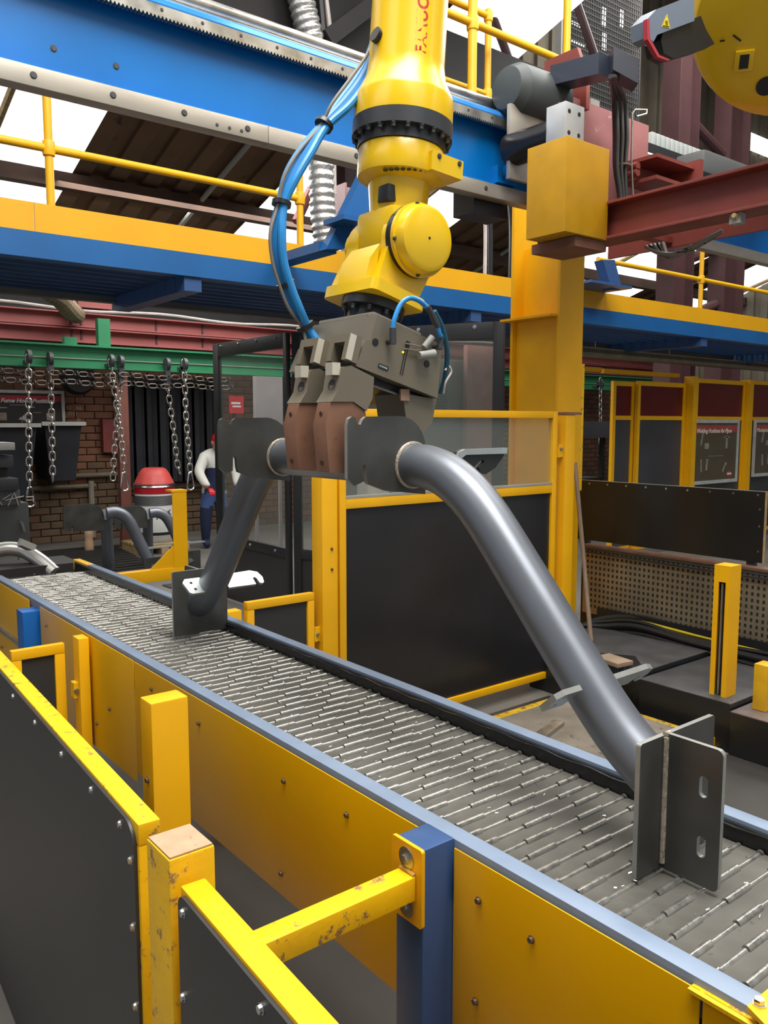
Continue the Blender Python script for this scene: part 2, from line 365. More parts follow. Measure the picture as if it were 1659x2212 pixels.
a = at(1225, -20, 'y', 6.4); part('side_post', DARK, ms, (a.x - 0.1, a.x - 0.02, 6.36, 6.44, 2.65, 7.0)); part('side_post', GREYL, ms, (a.x - 0.13, a.x - 0.105, 6.36, 6.44, 2.65, 7.0))
p0 = at(1240, -10, 'y', 6.0); p1 = at(1288, 130, 'y', 6.0)
tag(obj('raking_pipe', cyl(B(), p0, p1, 0.045, n=10), MAR), 'thin dark pipe raking down to the cable trough', 'pipe')
p0 = at(1062, 30, 'y', 5.8); p1 = at(1100, 130, 'y', 5.8)
tag(obj('raking_pipe', cyl(B(), p0, p1, 0.04, n=10), MAR), 'thin dark pipe against the bright skylight behind the round motor', 'pipe')

# ================================================================== overhead walkway
WK = 5.0
t = thing('overhead_walkway', 'overhead walkway with yellow kickboard and blue channel side', 'walkway', (5, WK, 2.59))
seams = [-3, 1.44, 6.66, 13]
for a, b in zip(seams, seams[1:]): part('kickboard', mat('kickboard_yellow', (222, 162, 10), 0.45, var=0.06, scale=2), t, (a + 0.002, b - 0.002, WK, WK + 0.012, 2.735, 2.895))
bm = B(); prism(bm, [(WK, 2.735), (WK + 0.1, 2.735), (WK + 0.1, 2.722), (WK + 0.014, 2.722), (WK + 0.014, 2.603), (WK + 0.1, 2.603), (WK + 0.1, 2.59), (WK, 2.59)], 'x', -3, 13)
obj('side_channel', bm, BLUD, t)
bm = B()
for i in range(16):
    y = WK + 0.06 + i * 0.075; box(bm, -3, 13, y, y + 0.045, 2.62 - (0.02 if i % 2 else 0), 2.66)
obj('deck_planking', bm, mat('dark_blue_deck', (14, 52, 92), 0.5), t)
part('rear_channel', GREY, t, (-3, 13, WK + 1.24, WK + 1.32, 2.56, 2.62))
for x in (-0.5, 2.35, 4.9, 8.4, 11.2): part('cross_joist', BLUP, t, (x, x + 0.12, WK + 0.02, WK + 1.25, 2.5, 2.6))
def handrail(name, label, y, z0, zt, posts, ends, r=0.024, mid=None):
    h = thing(name, label, 'handrail', ((ends[0] + ends[1]) / 2, y, z0))
    obj('rail', cyl(B(), (ends[0], y, zt), (ends[1], y, zt), r, n=12), YEL, h)
    if mid: obj('rail', cyl(B(), (ends[0], y, mid), (ends[1], y, mid), r, n=12), YEL, h)
    for x in posts:
        obj('post', cyl(B(), (x, y, z0), (x, y, zt + 0.55 if not mid else zt), r, n=12), YEL, h)
        bm = B(); lathe(bm, [(-0.045, r * 1.02), (-0.04, r * 1.4), (-0.02, r * 1.55), (0.02, r * 1.55), (0.04, r * 1.4), (0.045, r * 1.02)], (x, y, zt), (0, 0, 1), 12)
        obj('clamp_fitting', bm, YEL, h)
handrail('tube_handrail', 'yellow tube handrail on the walkway left of the robot', WK + 0.05, 2.88, 3.22, (1.55, 3.25), (-3, 3.28))
handrail('tube_handrail', 'yellow tube handrail on the walkway right of the big yellow column', WK + 0.05, 2.88, 3.21, (8.4, 11.6), (6.6, 13))
# upper guard rail above the gantry
h = thing('guard_rail', 'yellow tube guard rail standing above the gantry beam', 'handrail', (4.3, 4.2, 3.75))
def rail(p0, p1, r=0.022): obj('rail', cyl(B(), p0, p1, r, n=12), YEL, h)
def post(x, y, z0, z1, r=0.024): obj('post', cyl(B(), (x, y, z0), (x, y, z1), r, n=12), YEL, h)
def knob(x, y, z, r=0.037): obj('clamp_fitting', lathe(B(), [(-r * 1.3, r * 0.6), (-r, r * 0.9), (0, r), (r, r * 0.9), (r * 1.3, r * 0.6)], (x, y, z), (0, 0, 1), 12), YEL, h)
q = at(1021, 50, 'y', 4.2); q2 = at(1223, 137, 'y', 4.2)
zz = q.z
post(q.x, 4.2, 3.7, zz + 0.7, 0.032); rail((at(905, 0, 'y', 4.2).x, 4.2, zz), (q2.x + .02, 4.2, zz), 0.026); knob(q.x, 4.2, zz, 0.044); knob(q2.x, 4.2, zz, 0.044)
post(q2.x, 4.2, zz - 0.03, zz + 0.9, 0.028)
u = at(1055, 35, 'y', 4.35); u0 = at(1055, 205, 'y', 4.35)
post(u.x, 4.35, u0.z, u.z, 0.024); rail((at(900, 0, 'y', 4.35).x, 4.35, u.z), (u.x, 4.35, u.z), 0.022); knob(u.x, 4.35, u.z, 0.034); rail((at(900, 0, 'y', 4.35).x, 4.35, u0.z), (u.x + .02, 4.35, u0.z), 0.02); knob(u.x, 4.35, u0.z, 0.034)

# blue raking bracket between walkway and gantry
t = thing('raking_bracket', 'blue raking bracket plate behind the robot wrist', 'bracket', at(740, 540, 'y', 4.4))
P4 = [at(*p, 'y', 4.4) for p in ((780, 372), (835, 372), (770, 490), (735, 540), (697, 540))]
bm = B(); prism(bm, [(v.x, v.z) for v in P4], 'y', 4.36, 4.44); obj('rake_plate', bm, BLUD, t)
P5 = [at(*p, 'y', 4.3) for p in ((722, 472), (850, 440))]
part('tie_bar', BLUD, t, (P4[4].x, P4[3].x, 4.441, 4.9985, P4[4].z, P4[4].z + 0.06)); part('shelf_angle', BLUD, t, (P5[0].x, P5[1].x + 0.1, 4.2, 4.42, P5[0].z - 0.02, P5[0].z + 0.01))
t = thing('raking_bracket', 'blue raking bracket right of the big yellow column', 'bracket', at(1320, 630, 'y', 4.85))
P4 = [at(*p, 'y', 4.85) for p in ((1293, 563), (1318, 563), (1335, 628), (1312, 628))]
bm = B(); prism(bm, [(v.x, v.z) for v in P4], 'y', 4.8, 4.9); obj('rake_plate', bm, BLUP, t)
v = at(1300, 628, 'y', 4.85); part('foot_plate', BLUP, t, (v.x - 0.35, v.x + 0.25, 4.7, 5.03, 2.896, 2.92))

# foil flexible duct
D = smooth_path([at(640, -60, 'y', 5.45), at(655, 20, 'y', 5.45), at(678, 120, 'y', 5.45), at(690, 260, 'y', 5.45), at(694, 380, 'y', 5.45), at(700, 480, 'y', 5.45), at(712, 560, 'y', 5.45)], 22)
rs = [0.098 * (1 + 0.05 * (1 if i % 4 < 2 else -1)) for i in range(len(D))]
tag(obj('flexible_duct', tube(B(), D, rs, 18), DUCT, smooth=60), 'silver foil flexible duct hanging behind the blue gantry', 'duct')
# cable drops between duct and column
for i, (x0, x1, mm, lb) in enumerate(((690, 700, CABK, 'thick black cable drop just right of the foil duct'), (702, 722, CABW, 'pale cable drop right of the foil duct'), (1043, 1046, CABW, 'pale conduit drop left of the big yellow column'), (1053, 1058, CABK, 'black cable drop left of the big yellow column'), (1104, 1106, CABK, 'thick black cable drop beside the big yellow column'))):
    far = i > 1; y = 5.2 if far else 5.5
    pts = [at(x0, 425 if far else -20, 'y', y), at((x0 + x1) / 2 + 4, 500 if far else 120, 'y', y), at(x1, 660 if far else 420, 'y', y)]
    tag(obj('cable_drop', tube(B(), smooth_path(pts), (0.035, 0.02, 0.016, 0.022, 0.04)[i], 8), mm), lb, 'cable')
# ================================================================== slat conveyor
XN0, XN1, XF0, XF1, ZR_ = 1.053, 1.093, 1.562, 1.602, 0.85
ZB = 0.812                                            # belt surface
cv = thing('slat_conveyor', 'steel slat conveyor with yellow side sheets running under the robot', 'conveyor', (1.33, 2.2, 0))
part('side_rail', BLUG, cv, (XN0, XN1, 0.50, 4.66, 0.79, ZR_), bev=0.002)
part('side_rail', BLUG, cv, (XF0, XF1, -0.6, 4.70, 0.79, ZR_), bev=0.002)
part('side_rail', YELW, cv, (XF0, XF1, 4.70, 4.95, 0.79, ZR_), bev=0.002)
part('bed_pan', DARK, cv, (1.09, 1.565, -0.6, 4.9, 0.70, 0.785))
part('guard_strip', BLK3, cv, (1.553, 1.561, -0.6, 4.9, 0.775, 0.842))
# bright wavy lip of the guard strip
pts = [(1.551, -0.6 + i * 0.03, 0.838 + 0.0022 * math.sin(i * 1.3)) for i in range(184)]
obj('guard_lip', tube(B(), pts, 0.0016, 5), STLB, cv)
PITCHB = 0.0454
def slat_mesh(ph):
    bm = B(); x0, x1 = 1.096, 1.551; w = PITCHB
    box(bm, x0 - 1.3235, x1 - 1.3235, -w / 2 + 0.004, w / 2 - 0.004, -0.014, -0.008)
    seg = 0.082; x = x0 - ph * seg; k = 0
    while x < x1:
        a = max(x, x0) + 0.0012; b = min(x + seg, x1) - 0.0012
        if b - a > 0.004:
            up = k % 2 == 0; r = 0.0074 if up else 0.0056; zc = -0.0074 if up else -0.0092; n = 7
            ring = []
            for xx in (a, b):
                ring.append([bm.verts.new((xx - 1.3235, w / 2 + r * math.cos(math.pi * i / (n - 1)), zc + r * math.sin(math.pi * i / (n - 1)))) for i in range(n)])
            for i in range(n - 1): bm.faces.new((ring[0][i], ring[0][i + 1], ring[1][i + 1], ring[1][i]))
            bm.faces.new(ring[0]); bm.faces.new(ring[1][::-1])
        x += seg; k += 1
    me = mesh_of(bm, BELT, 50); me.materials.append(BELTK)
    for p in me.polygons:
        if p.center.y > w / 2 - 0.008 and len(p.vertices) and p.center.z > -0.0135: p.material_index = 1
    return me
SLM = [slat_mesh(p) for p in (0.0, 0.55, 1.1, 1.65, 0.3, 1.35)]
y = -0.45; i = 0
while y < 4.86:
    zt = ZB if y < 4.72 else ZB - (y - 4.72) * 0.5
    inst('slat', SLM[(i * 5 + i // 7) % 6], (1.3235, y, zt + random.uniform(-.0008, .0008)), cv, rot=(random.uniform(-.02, .02), 0, 0))
    y += PITCHB; i += 1
# loose swarf slivers, uncountable, also strewn to give the belt its sparkle
bm = B(); rnd = random.Random(3)
for i in range(520):
    x = rnd.uniform(1.10, 1.548); k = rnd.randrange(0, 116); yy = -0.43 + k * PITCHB + rnd.gauss(0.0, 0.009); a = rnd.uniform(0, 6.28); l = rnd.uniform(0.0015, 0.004); wdt = rnd.uniform(0.0004, 0.001)
    if yy > 4.8: continue
    dx, dy = math.cos(a) * l, math.sin(a) * l; nx, ny = -math.sin(a) * wdt, math.cos(a) * wdt
    edge = abs(((yy + 0.45 + PITCHB / 2) / PITCHB) % 1 - 0.0); z = ZB + (0.0005 if (edge < 0.2 or edge > 0.8) else -0.007)
    za = z + rnd.uniform(0, 0.003)
    v = [bm.verts.new(p) for p in ((x - dx - nx, yy - dy - ny, z), (x + dx - nx, yy + dy - ny, za), (x + dx + nx, yy + dy + ny, za + 0.001), (x - dx + nx, yy - dy + ny, z + 0.001))]
    bm.faces.new(v)
o = obj('glint_slivers', bm, mat('sliver_steel', (225, 225, 222), 0.22, 0.9, var=0.05)); o['kind'] = 'stuff'; tag(o, 'bright swarf slivers over the slat belt, doubling as added glints', 'swarf and glints')

# near side sheets, on the face of the rail
def side_sheet(y0, y1, zb, m=YELP, x=1.047, zt=0.838):
    o = part('side_sheet', m, cv, (x - 0.003, x, y0, y1, zb, zt), bev=0.001); return o
zb1 = 0.44
sh1 = side_sheet(1.195, 2.70, zb1, x=1.046); sh2 = side_sheet(2.71, 3.80, 0.40); sh3 = side_sheet(0.585, 1.10, 0.36); sh4 = side_sheet(3.97, 5.2, 0.60); sh5 = side_sheet(0.2, 0.58, 0.36)
part('side_lip', STL, cv, (1.03, 1.05, 3.97, 5.2, 0.585, 0.605)); side_sheet(3.97, 5.2, 0.40, x=1.050, zt=0.58)
rz = face_rot((-1, 0, 0))
for yy, zz in ((2.95, .60), (2.55, .78), (2.2, .765), (1.72, .755), (1.74, .50), (2.6, .52), (1.45, .77), (1.03, .765), (0.90, .755), (1.035, .56), (0.66, .735), (0.72, .60), (4.6, .74), (4.5, .5), (3.3, .755), (3.7, .77), (3.1, .5)):
    inst('bolt', BOLT, (1.042, yy, zz), cv, rot=rz)
# blue legs
def leg(x0, x1, y0, y1, m, zt=0.852, zfoot=0.0):
    l = part('leg', m, cv, (x0, x1, y0, y1, 0.33, zt), bev=0.004)
    part('leg_extension', m, l, (x0 + 0.003, x1 - 0.003, y0 + 0.003, y1 - 0.003, 0.03, 0.328), bev=0.003)
    part('foot_plate', YELW, l, (x0 - 0.03, x1 + 0.03, y0 - 0.03, y1 + 0.03, 0.0, 0.012))
    return l
leg(0.972, 1.0535, 1.108, 1.188, BLUP)
l2 = leg(0.975, 1.0535, 3.82, 3.92, BLUB, 0.815)
leg(1.50, 1.56, 2.80, 2.88, YEL, 0.7); leg(1.50, 1.56, 0.9, 0.98, YEL, 0.7)
# yellow cover plate at the near end with its bolt
e = at(1612, 2172, 'z', 0.856)
pc = [at(*p, 'z', 0.858) for p in ((1614, 2173), (1668, 2128), (1740, 2230), (1700, 2262))]
bm = B(); prism(bm, [(v.x, v.y) for v in pc], 'z', 0.851, 0.858); obj('end_cover_plate', bm, YEL, cv)
v = at(1640, 2170, 'z', 0.858); inst('bolt', bolt_mesh(0.008, 0.009, STLB), v, cv)
part('end_lip', YELW, cv, (1.036, 1.056, 0.505, 0.60, 0.832, 0.838))

# ================================================================== guard fence between camera and conveyor
RZ = Matrix.Translation((0.485, 1.232, 0)) @ Matrix.Rotation(math.radians(-2.6), 4, 'Z') @ Matrix.Translation((-0.485, -1.232, 0))
def rounded(u0, u1, v0, v1, r, n=5, corners=(1, 1, 1, 1)):
    out = []
    for (cx, cy, a0, on) in ((u1 - r, v1 - r, 0, corners[0]), (u0 + r, v1 - r, 90, corners[1]), (u0 + r, v0 + r, 180, corners[2]), (u1 - r, v0 + r, 270, corners[3])):
        if on:
            for k in range(n + 1):
                a = math.radians(a0 + 90 * k / n); out.append((cx + r * math.cos(a), cy + r * math.sin(a)))
        else: out.append((cx + (r if a0 in (0, 270) else -r), cy + (r if a0 in (0, 90) else -r)))
    return out
fa = thing('safety_barrier', 'black guard sheet with worn yellow frame at the far left foreground', 'guard barrier', (0.49, 2.0, 0))
part('top_bar', YELW, fa, (0.474, 0.511, 1.232, 2.90, 0.974, 1.011), bev=0.003, T=RZ)
part('end_upright', YELW, fa, (0.474, 0.511, 1.232, 1.268, 0.0, 0.9735), bev=0.003, T=RZ)
part('far_upright', YELW, fa, (0.474, 0.511, 2.864, 2.90, 0.0, 0.9735), bev=0.003, T=RZ)
part('bottom_bar', YELW, fa, (0.474, 0.511, 1.269, 2.863, 0.05, 0.087), bev=0.003, T=RZ)
bm = B(); prism(bm, rounded(1.24, 2.89, 0.01, 1.006, 0.04), 'x', 0.468, 0.4735, T=RZ); sh = obj('sheet', bm, BLK, fa)
for yy in (1.30, 1.46, 1.66, 1.88, 2.10, 2.32, 2.55): inst('screw', BOLTS, RZ @ Vector((0.468, yy, 0.987)), sh, rot=face_rot((-1, 0.05, 0)))
for zz in (0.945, 0.83, 0.69, 0.55): inst('screw', BOLTS, RZ @ Vector((0.468, 1.252, zz)), sh, rot=face_rot((-1, 0.05, 0)))
fb = thing('safety_barrier', 'black guard sheet with bright yellow top bar at the bottom edge, nearest the camera', 'guard barrier', (0.485, 0.6, 0))
part('top_bar', YEL, fb, (0.471, 0.509, 0.05, 1.051, 0.959, 0.996), bev=0.004, T=RZ)
part('end_upright', YEL, fb, (0.471, 0.509, 1.015, 1.051, 0.0, 0.9585), bev=0.003, T=RZ)
part('bottom_bar', YEL, fb, (0.471, 0.509, 0.05, 1.014, 0.05, 0.087), bev=0.003, T=RZ)
bm = B(); prism(bm, rounded(0.06, 1.046, 0.01, 0.991, 0.02), 'x', 0.465, 0.4705, T=RZ); sh = obj('sheet', bm, BLK, fb)
for yy in (1.024, 0.79, 0.54, 0.3): inst('screw', BOLTS, RZ @ Vector((0.465, yy, 0.971)), sh, rot=face_rot((-1, 0.05, 0)))
for zz in (0.84, 0.70, 0.55): inst('screw', BOLTS, RZ @ Vector((0.465, 1.032, zz)), sh, rot=face_rot((-1, 0.05, 0)))
pc_ = thing('guard_post', 'thick yellow guard post with bare rusty top between the two foreground barriers', 'post', (0.49, 1.108, 0))
part('tube', YELW, pc_, (0.453, 0.526, 1.066, 1.149, 0.01, 1.030), bev=0.005)
part('worn_cap', mat('bare_rusty_cap', (188, 148, 118), 0.55, var=0.12, scale=30, spots=(150, 110, 84), spotamt=0.62), pc_, (0.456, 0.523, 1.069, 1.146, 1.0302, 1.0325))
part('base_plate', YELW, pc_, (0.43, 0.55, 1.06, 1.16, 0, 0.01))
pd_ = thing('guard_post', 'tall bright yellow post standing between the foreground barrier and the conveyor', 'post', (0.72, 1.69, 0))
part('tube', YEL, pd_, (0.676, 0.763, 1.662, 1.724, 0.01, 1.05), bev=0.005)
part('base_plate', YEL, pd_, (0.65, 0.79, 1.63, 1.75, 0, 0.01))
inst('bolt', BOLT, (0.676, 1.69, 0.87), pd_, rot=rz); inst('bolt', BOLT, (0.676, 1.695, 0.78), pd_, rot=rz)
# link bar from conveyor leg to the nearest panel
lb = thing('link_bar', 'yellow square bar with bolted end plate on the blue conveyor leg', 'bar', (0.82, 1.14, 0.75))
part('bar', YELW, lb, (0.515, 0.963, 1.118, 1.164, 0.752, 0.800), bev=0.003)
bm = B(); prism(bm, rounded(1.102, 1.192, 0.700, 0.856, 0.006), 'x', 0.9635, 0.9715); pl = obj('end_plate', bm, YEL, lb)
for zz in (0.826, 0.728):
    wv = obj('washer', lathe(B(), [(0, 0.0215), (0.002, 0.0215)], (0.9635, 1.146, zz), (-1, 0, 0), 20), STL, pl)
    inst('bolt', bolt_mesh(0.0085, 0.007, STL), (0.9615, 1.146, zz), pl, rot=rz)
obj('weld', tube(B(), [(0.961, 1.12, 0.802), (0.961, 1.14, 0.804), (0.961, 1.162, 0.802)], 0.004, 6), mat('painted_weld', (190, 150, 70), 0.5, bump=0.3), lb)

# small cross panel with its post, left, in front of the conveyor
fe = thing('safety_barrier', 'small black sheet in a yellow frame crossing towards the conveyor at the left edge', 'guard barrier', (0.87, 3.25, 0))
part('top_bar', YEL, fe, (0.78, 0.975, 3.235, 3.265, 0.762, 0.80), bev=0.002)
part('upright', YEL, fe, (0.937, 0.975, 3.235, 3.265, 0.02, 0.761), bev=0.002)
part('upright', YEL, fe, (0.78, 0.815, 3.235, 3.265, 0.02, 0.761), bev=0.002)
part('sheet', BLK, fe, (0.815, 0.937, 3.246, 3.254, 0.05, 0.762))
pf = thing('guard_post', 'yellow post beside the small cross barrier in front of the conveyor sheet', 'post', (1.0, 3.2, 0))
part('tube', YEL, pf, (0.975 + 0.02, 1.035, 3.13, 3.20, 0.0, 0.835), bev=0.003)
hg = part('hinge_lug', YELW, pf, (0.978, 0.9945, 3.15, 3.19, 0.60, 0.66)); inst('bolt', bolt_mesh(0.008, 0.008, STL), (0.986, 3.15, 0.63), hg, rot=face_rot((0, -1, 0)))

# ================================================================== guard fence behind the conveyor
FY = 3.29
g = thing('guard_fence', 'tall yellow framed fence with clear upper sheet and black lower sheet behind the conveyor', 'guard fence', (3.1, FY, 0.08))
x0, x1 = 2.315, 3.93
part('upright', YEL, g, (x0, x0 + 0.04, FY - 0.02, FY + 0.02, 0.06, 1.725), bev=0.002)
part('upright', YEL, g, (x1 - 0.04, x1, FY - 0.02, FY + 0.02, 0.06, 1.725), bev=0.002)
for z0, z1 in ((1.685, 1.725), (1.235, 1.285), (0.085, 0.125)): part('cross_bar', YEL, g, (x0 + 0.04, x1 - 0.04, FY - 0.02, FY + 0.02, z0, z1), bev=0.002)
part('sheet_sill', GREYL, g, (x0 + 0.04, x1 - 0.04, FY - 0.021, FY + 0.018, 1.2852, 1.297))
part('clear_sheet', GLAS, g, (x0 + 0.04, x1 - 0.04, FY - 0.003, FY + 0.003, 1.298, 1.684))
part('black_sheet', mat('black_satin_sheet', (38, 38, 40), 0.26, var=0.35, scale=1.1), g, (x0 + 0.04, x1 - 0.04, FY - 0.004, FY + 0.004, 0.126, 1.234))
gp = thing('guard_post', 'yellow post at the left end of the tall fence behind the conveyor', 'post', (2.2, FY, 0))
part('tube', YEL, gp, (2.195, 2.285, FY - 0.045, FY + 0.045, 0.01, 1.45), bev=0.004); part('base_plate', YEL, gp, (2.16, 2.31, FY - 0.09, FY + 0.09, 0, 0.01))
for zz in (1.05, 0.95): inst('bolt', BOLT, (2.25, FY - 0.045, zz), gp, rot=face_rot((0, -1, 0)))
gp = thing('guard_post', 'yellow post between the tall fence and the big yellow column', 'post', (4.02, FY, 0))
part('tube', YEL, gp, (3.975, 4.065, FY - 0.045, FY + 0.045, 0.01, 1.705), bev=0.004); part('rusty_cap', JAW, gp, (3.972, 4.12, FY - 0.048, FY + 0.048, 1.706, 1.722)); part('base_plate', YEL, gp, (3.94, 4.10, FY - 0.09, FY + 0.09, 0, 0.01))
hg = part('hinge_lug', YELW, gp, (3.932, 3.974, FY - 0.03, FY - 0.015, 1.45, 1.53)); inst('bolt', bolt_mesh(0.009, 0.012, STL), (3.953, FY - 0.03, 1.5), hg, rot=face_rot((0, -1, 0)))
fg = thing('safety_barrier', 'low black sheet in a yellow frame just behind the conveyor rail', 'guard barrier', (1.98, FY, 0))
part('top_bar', YEL, fg, (1.80, 2.165, FY - 0.017, FY + 0.017, 0.805, 0.842), bev=0.002)
for a in (1.80, 2.128): part('upright', YEL, fg, (a, a + 0.037, FY - 0.017, FY + 0.017, 0.02, 0.804), bev=0.002)
part('sheet', BLK, fg, (1.837, 2.128, FY - 0.004, FY + 0.004, 0.05, 0.804))
hg = part('hinge_lug', YELW, fg, (2.166, 2.194, FY - 0.02, FY - 0.008, 0.60, 0.67)); inst('bolt', bolt_mesh(0.008, 0.01, STL), (2.18, FY - 0.02, 0.635), hg, rot=face_rot((0, -1, 0)))
sp = thing('guard_post', 'short yellow post whose top shows just above the far conveyor rail', 'post', (1.73, FY, 0))
part('tube', YEL, sp, (1.685, 1.765, FY - 0.03, FY + 0.03, 0.01, 0.815), bev=0.003); part('base_plate', YEL, sp, (1.66, 1.79, FY - 0.06, FY + 0.06, 0, 0.01))
# L shaped stop with upright
ls = thing('stop_bracket', 'yellow L shaped stop with tall upright behind the far end of the conveyor', 'bracket', (2.0, 4.6, 0.7))
part('arm', YEL, ls, (1.60, 2.10, 4.57, 4.63, 0.73, 0.80), bev=0.002)
u = part('upright', YEL, ls, (2.03, 2.12, 4.57, 4.575, 0.80, 1.25)); part('upright_side', YEL, u, (2.115, 2.12, 4.5755, 4.65, 0.80, 1.25)); part('upright_cap', YEL, u, (2.025, 2.125, 4.568, 4.655, 1.2505, 1.262))
bm = B(); prism(bm, [(1.88, 0.80), (2.03, 0.80), (2.03, 0.93)], 'y', 4.575, 4.583); obj('gusset', bm, YEL, ls)
part('stand_leg', YEL, ls, (2.04, 2.10, 4.58, 4.62, 0.0, 0.73))
# big H column
C0, C1, CY0, CY1 = 4.262, 4.50, 3.55, 3.98
co = thing('gantry_column', 'big yellow H-section column carrying the gantry', 'column', (4.38, 3.77, 0))
part('front_flange', YEL, co, (C0, C1, CY0, CY0 + 0.022, 0.01, 2.84)); part('rear_flange', YEL, co, (C0, C1, CY1 - 0.022, CY1, 0.01, 3.2)); part('web', YEL, co, (4.37, 4.386, CY0 + 0.022, CY1 - 0.022, 0.01, 2.84))
part('stiffener', YEL, co, (4.20, 4.368, CY0 + 0.024, CY1 + 0.04, 2.345, 2.36)); part('cover_sheet', YEL, co, (4.30, 4.31, CY0 + 0.024, CY1 - 0.024, 0.02, 2.344))
part('edge_strip', YELW, co, (C1 + 0.001, C1 + 0.03, CY0, CY0 + 0.02, 1.2, 2.05)); part('base_plate', YEL, co, (4.15, 4.62, 3.45, 4.1, 0, 0.01))
# ================================================================== gantry beam
GX0, GX1, GY = -1.6, 9.2, 3.2
ga = thing('gantry_beam', 'long bright blue gantry beam with toothed rack and steel rails overhead', 'gantry', (3.8, 3.38, 2.85))
part('box_beam', BLU, ga, (GX0, GX1, GY + 0.06, GY + 0.24, 2.93, 3.275))
part('rail', STLR, ga, (GX0, 1.903, GY, GY + 0.07, 2.850, 2.921), bev=0.002)
part('rail', STLR, ga, (1.905, GX1, GY, GY + 0.07, 2.850, 2.921), bev=0.002)
part('rail_seat', BLU, ga, (GX0, GX1, GY + 0.02, GY + 0.059, 2.9215, 2.935))
part('rack_seat', BLU, ga, (GX0, GX1, GY + 0.012, GY + 0.0595, 3.24, 3.30))
bm = B(); box(bm, GX0, GX1, GY - 0.014, GY + 0.0115, 3.222, 3.262)
x = GX0
while x < 3.6:
    prism(bm, [(x + 0.001, 3.222), (x + 0.0125, 3.222), (x + 0.009, 3.2135), (x + 0.0045, 3.2135)], 'y', GY - 0.014, GY + 0.0115); x += 0.0157
obj('toothed_rack', bm, STL, ga)
bm = B(); prism(bm, [(GY + 0.0, 3.263), (GY - 0.006, 3.272), (GY - 0.002, 3.292), (GY + 0.014, 3.306), (GY + 0.05, 3.312), (GY + 0.0595, 3.312), (GY + 0.0595, 3.263)], 'x', GX0, GX1); obj('upper_moulding', bm, mat('glossy_blue_paint', (60, 140, 220), 0.14, 0.2, var=0.12, scale=12, bump=0.1, bscale=14, stretch=(0.3, 3, 3)), ga)
part('top_rail', STLB, ga, (GX0, GX1, GY + 0.06, GY + 0.11, 3.276, 3.332), bev=0.003)
obj('cover_tube', cyl(B(), (GX0, GY + 0.10, 3.372), (GX1, GY + 0.10, 3.372), 0.03, n=14), STL, ga)
capm = bolt_mesh(0.0105, 0.004, DGR, 12); ry = face_rot((0, -1, 0))
for p in ((72, 154), (244, 197), (398, 237), (535, 271), (658, 302), (770, 330), (963, 380), (1050, 400)):
    v = at(*p, 'y', GY); inst('cap_screw', capm, (v.x, GY, 2.888), ga, rot=ry)
sm = bolt_mesh(0.006, 0.003, DGR, 8)
for p in ((469, 272), (496, 279), (522, 285)):
    v = at(*p, 'y', GY); inst('cap_screw', sm, (v.x, GY, 2.873), ga, rot=ry)
for p in ((255, 2), (350, 31), (438, 61), (521, 88), (599, 113), (672, 137), (740, 159), (961, 230), (1012, 247), (1063, 263)):
    v = at(*p, 'y', GY - 0.014); inst('cap_screw', sm, (v.x, GY - 0.014, 3.246), ga, rot=ry)
for p in ((116, 105), (251, 143)):
    v = at(*p, 'y', GY + 0.06); inst('tapped_hole', capm, (v.x, GY + 0.06, v.z), ga, rot=ry)
v = at(1075, 365, 'y', GY + 0.05); part('end_stop', BLU, ga, (v.x - 0.05, v.x + 0.09, GY + 0.0, GY + 0.06, 2.936, 2.95), (v.x - 0.04, v.x, GY + 0.01, GY + 0.06, 2.95, 3.03), (v.x + 0.03, v.x + 0.06, GY + 0.02, GY + 0.06, 2.95, 3.04))
v = at(1030, 430, 'y', 3.4); part('under_bracket', BLK2, ga, (v.x - 0.14, v.x + 0.12, 3.28, 3.44, 2.78, 2.93))
# ================================================================== carriage on the gantry
def corner_box(cx, lx, rx, yt, yb, Y):
    a = at(cx, yt, 'y', Y); b = at(cx, yb, 'y', Y); m = (yt + yb) / 2
    return (a.x, at(rx, m, 'y', Y).x, Y, at(lx, m, 'x', a.x).y, b.z, a.z)
ca = thing('gantry_carriage', 'red oxide carriage with motor, aluminium block and yellow box on the gantry', 'carriage', (3.9, 3.0, 2.5))
bx = corner_box(1225, 1138, 1315, 292, 500, 2.6); YB = bx
part('cover_box', mat('dusty_yellow_paint', (190, 142, 18), 0.42, var=0.10, scale=7, spots=(214, 186, 110), spotamt=0.70), ca, bx, bev=0.004)
part('box_floor_lug', mat('rusty_lug', (120, 80, 66), 0.7, var=0.2), ca, (bx[0] + 0.1, bx[1] + 0.02, bx[2] + 0.02, bx[3] + 0.05, bx[4] - 0.05, bx[4] - 0.004))
al = corner_box(1222, 1180, 1262, 217, 306, 2.72); part('aluminium_block', ALU, ca, al, bev=0.002)
hm = bolt_mesh(0.009, 0.003, BLK3, 10)
for u in (0.2, 0.72):
    for w_ in (0.25, 0.78): inst('bolt_hole', hm, (al[0] + (al[1] - al[0]) * u, al[2], al[4] + (al[5] - al[4]) * w_), ca, rot=ry)
ax = (al[0] + al[1]) / 2; az = (al[4] + al[5]) / 2 - 0.02
obj('gearbox_barrel', lathe(B(), [(0, 0.075), (0.02, 0.078), (0.16, 0.078), (0.2, 0.085), (0.30, 0.085)], (ax, al[3] + 0.001, az), (0, 1, 0), 24), mat('satin_black_barrel', (42, 42, 46), 0.22, 0.4), ca)
pl = at(1103, 222, 'y', 3.10); pb = at(1103, 385, 'y', 3.10); pr_ = at(1200, 260, 'y', 3.10)
part('mounting_plate', STLR, ca, (pl.x, pl.x + 0.62, 3.10, 3.125, pb.z, pl.z), bev=0.002)
bx2 = (at(1205, 300, 'y', 3.02).x, at(1401, 300, 'y', 3.02).x)
zt = at(1205, 196, 'y', 3.02).z
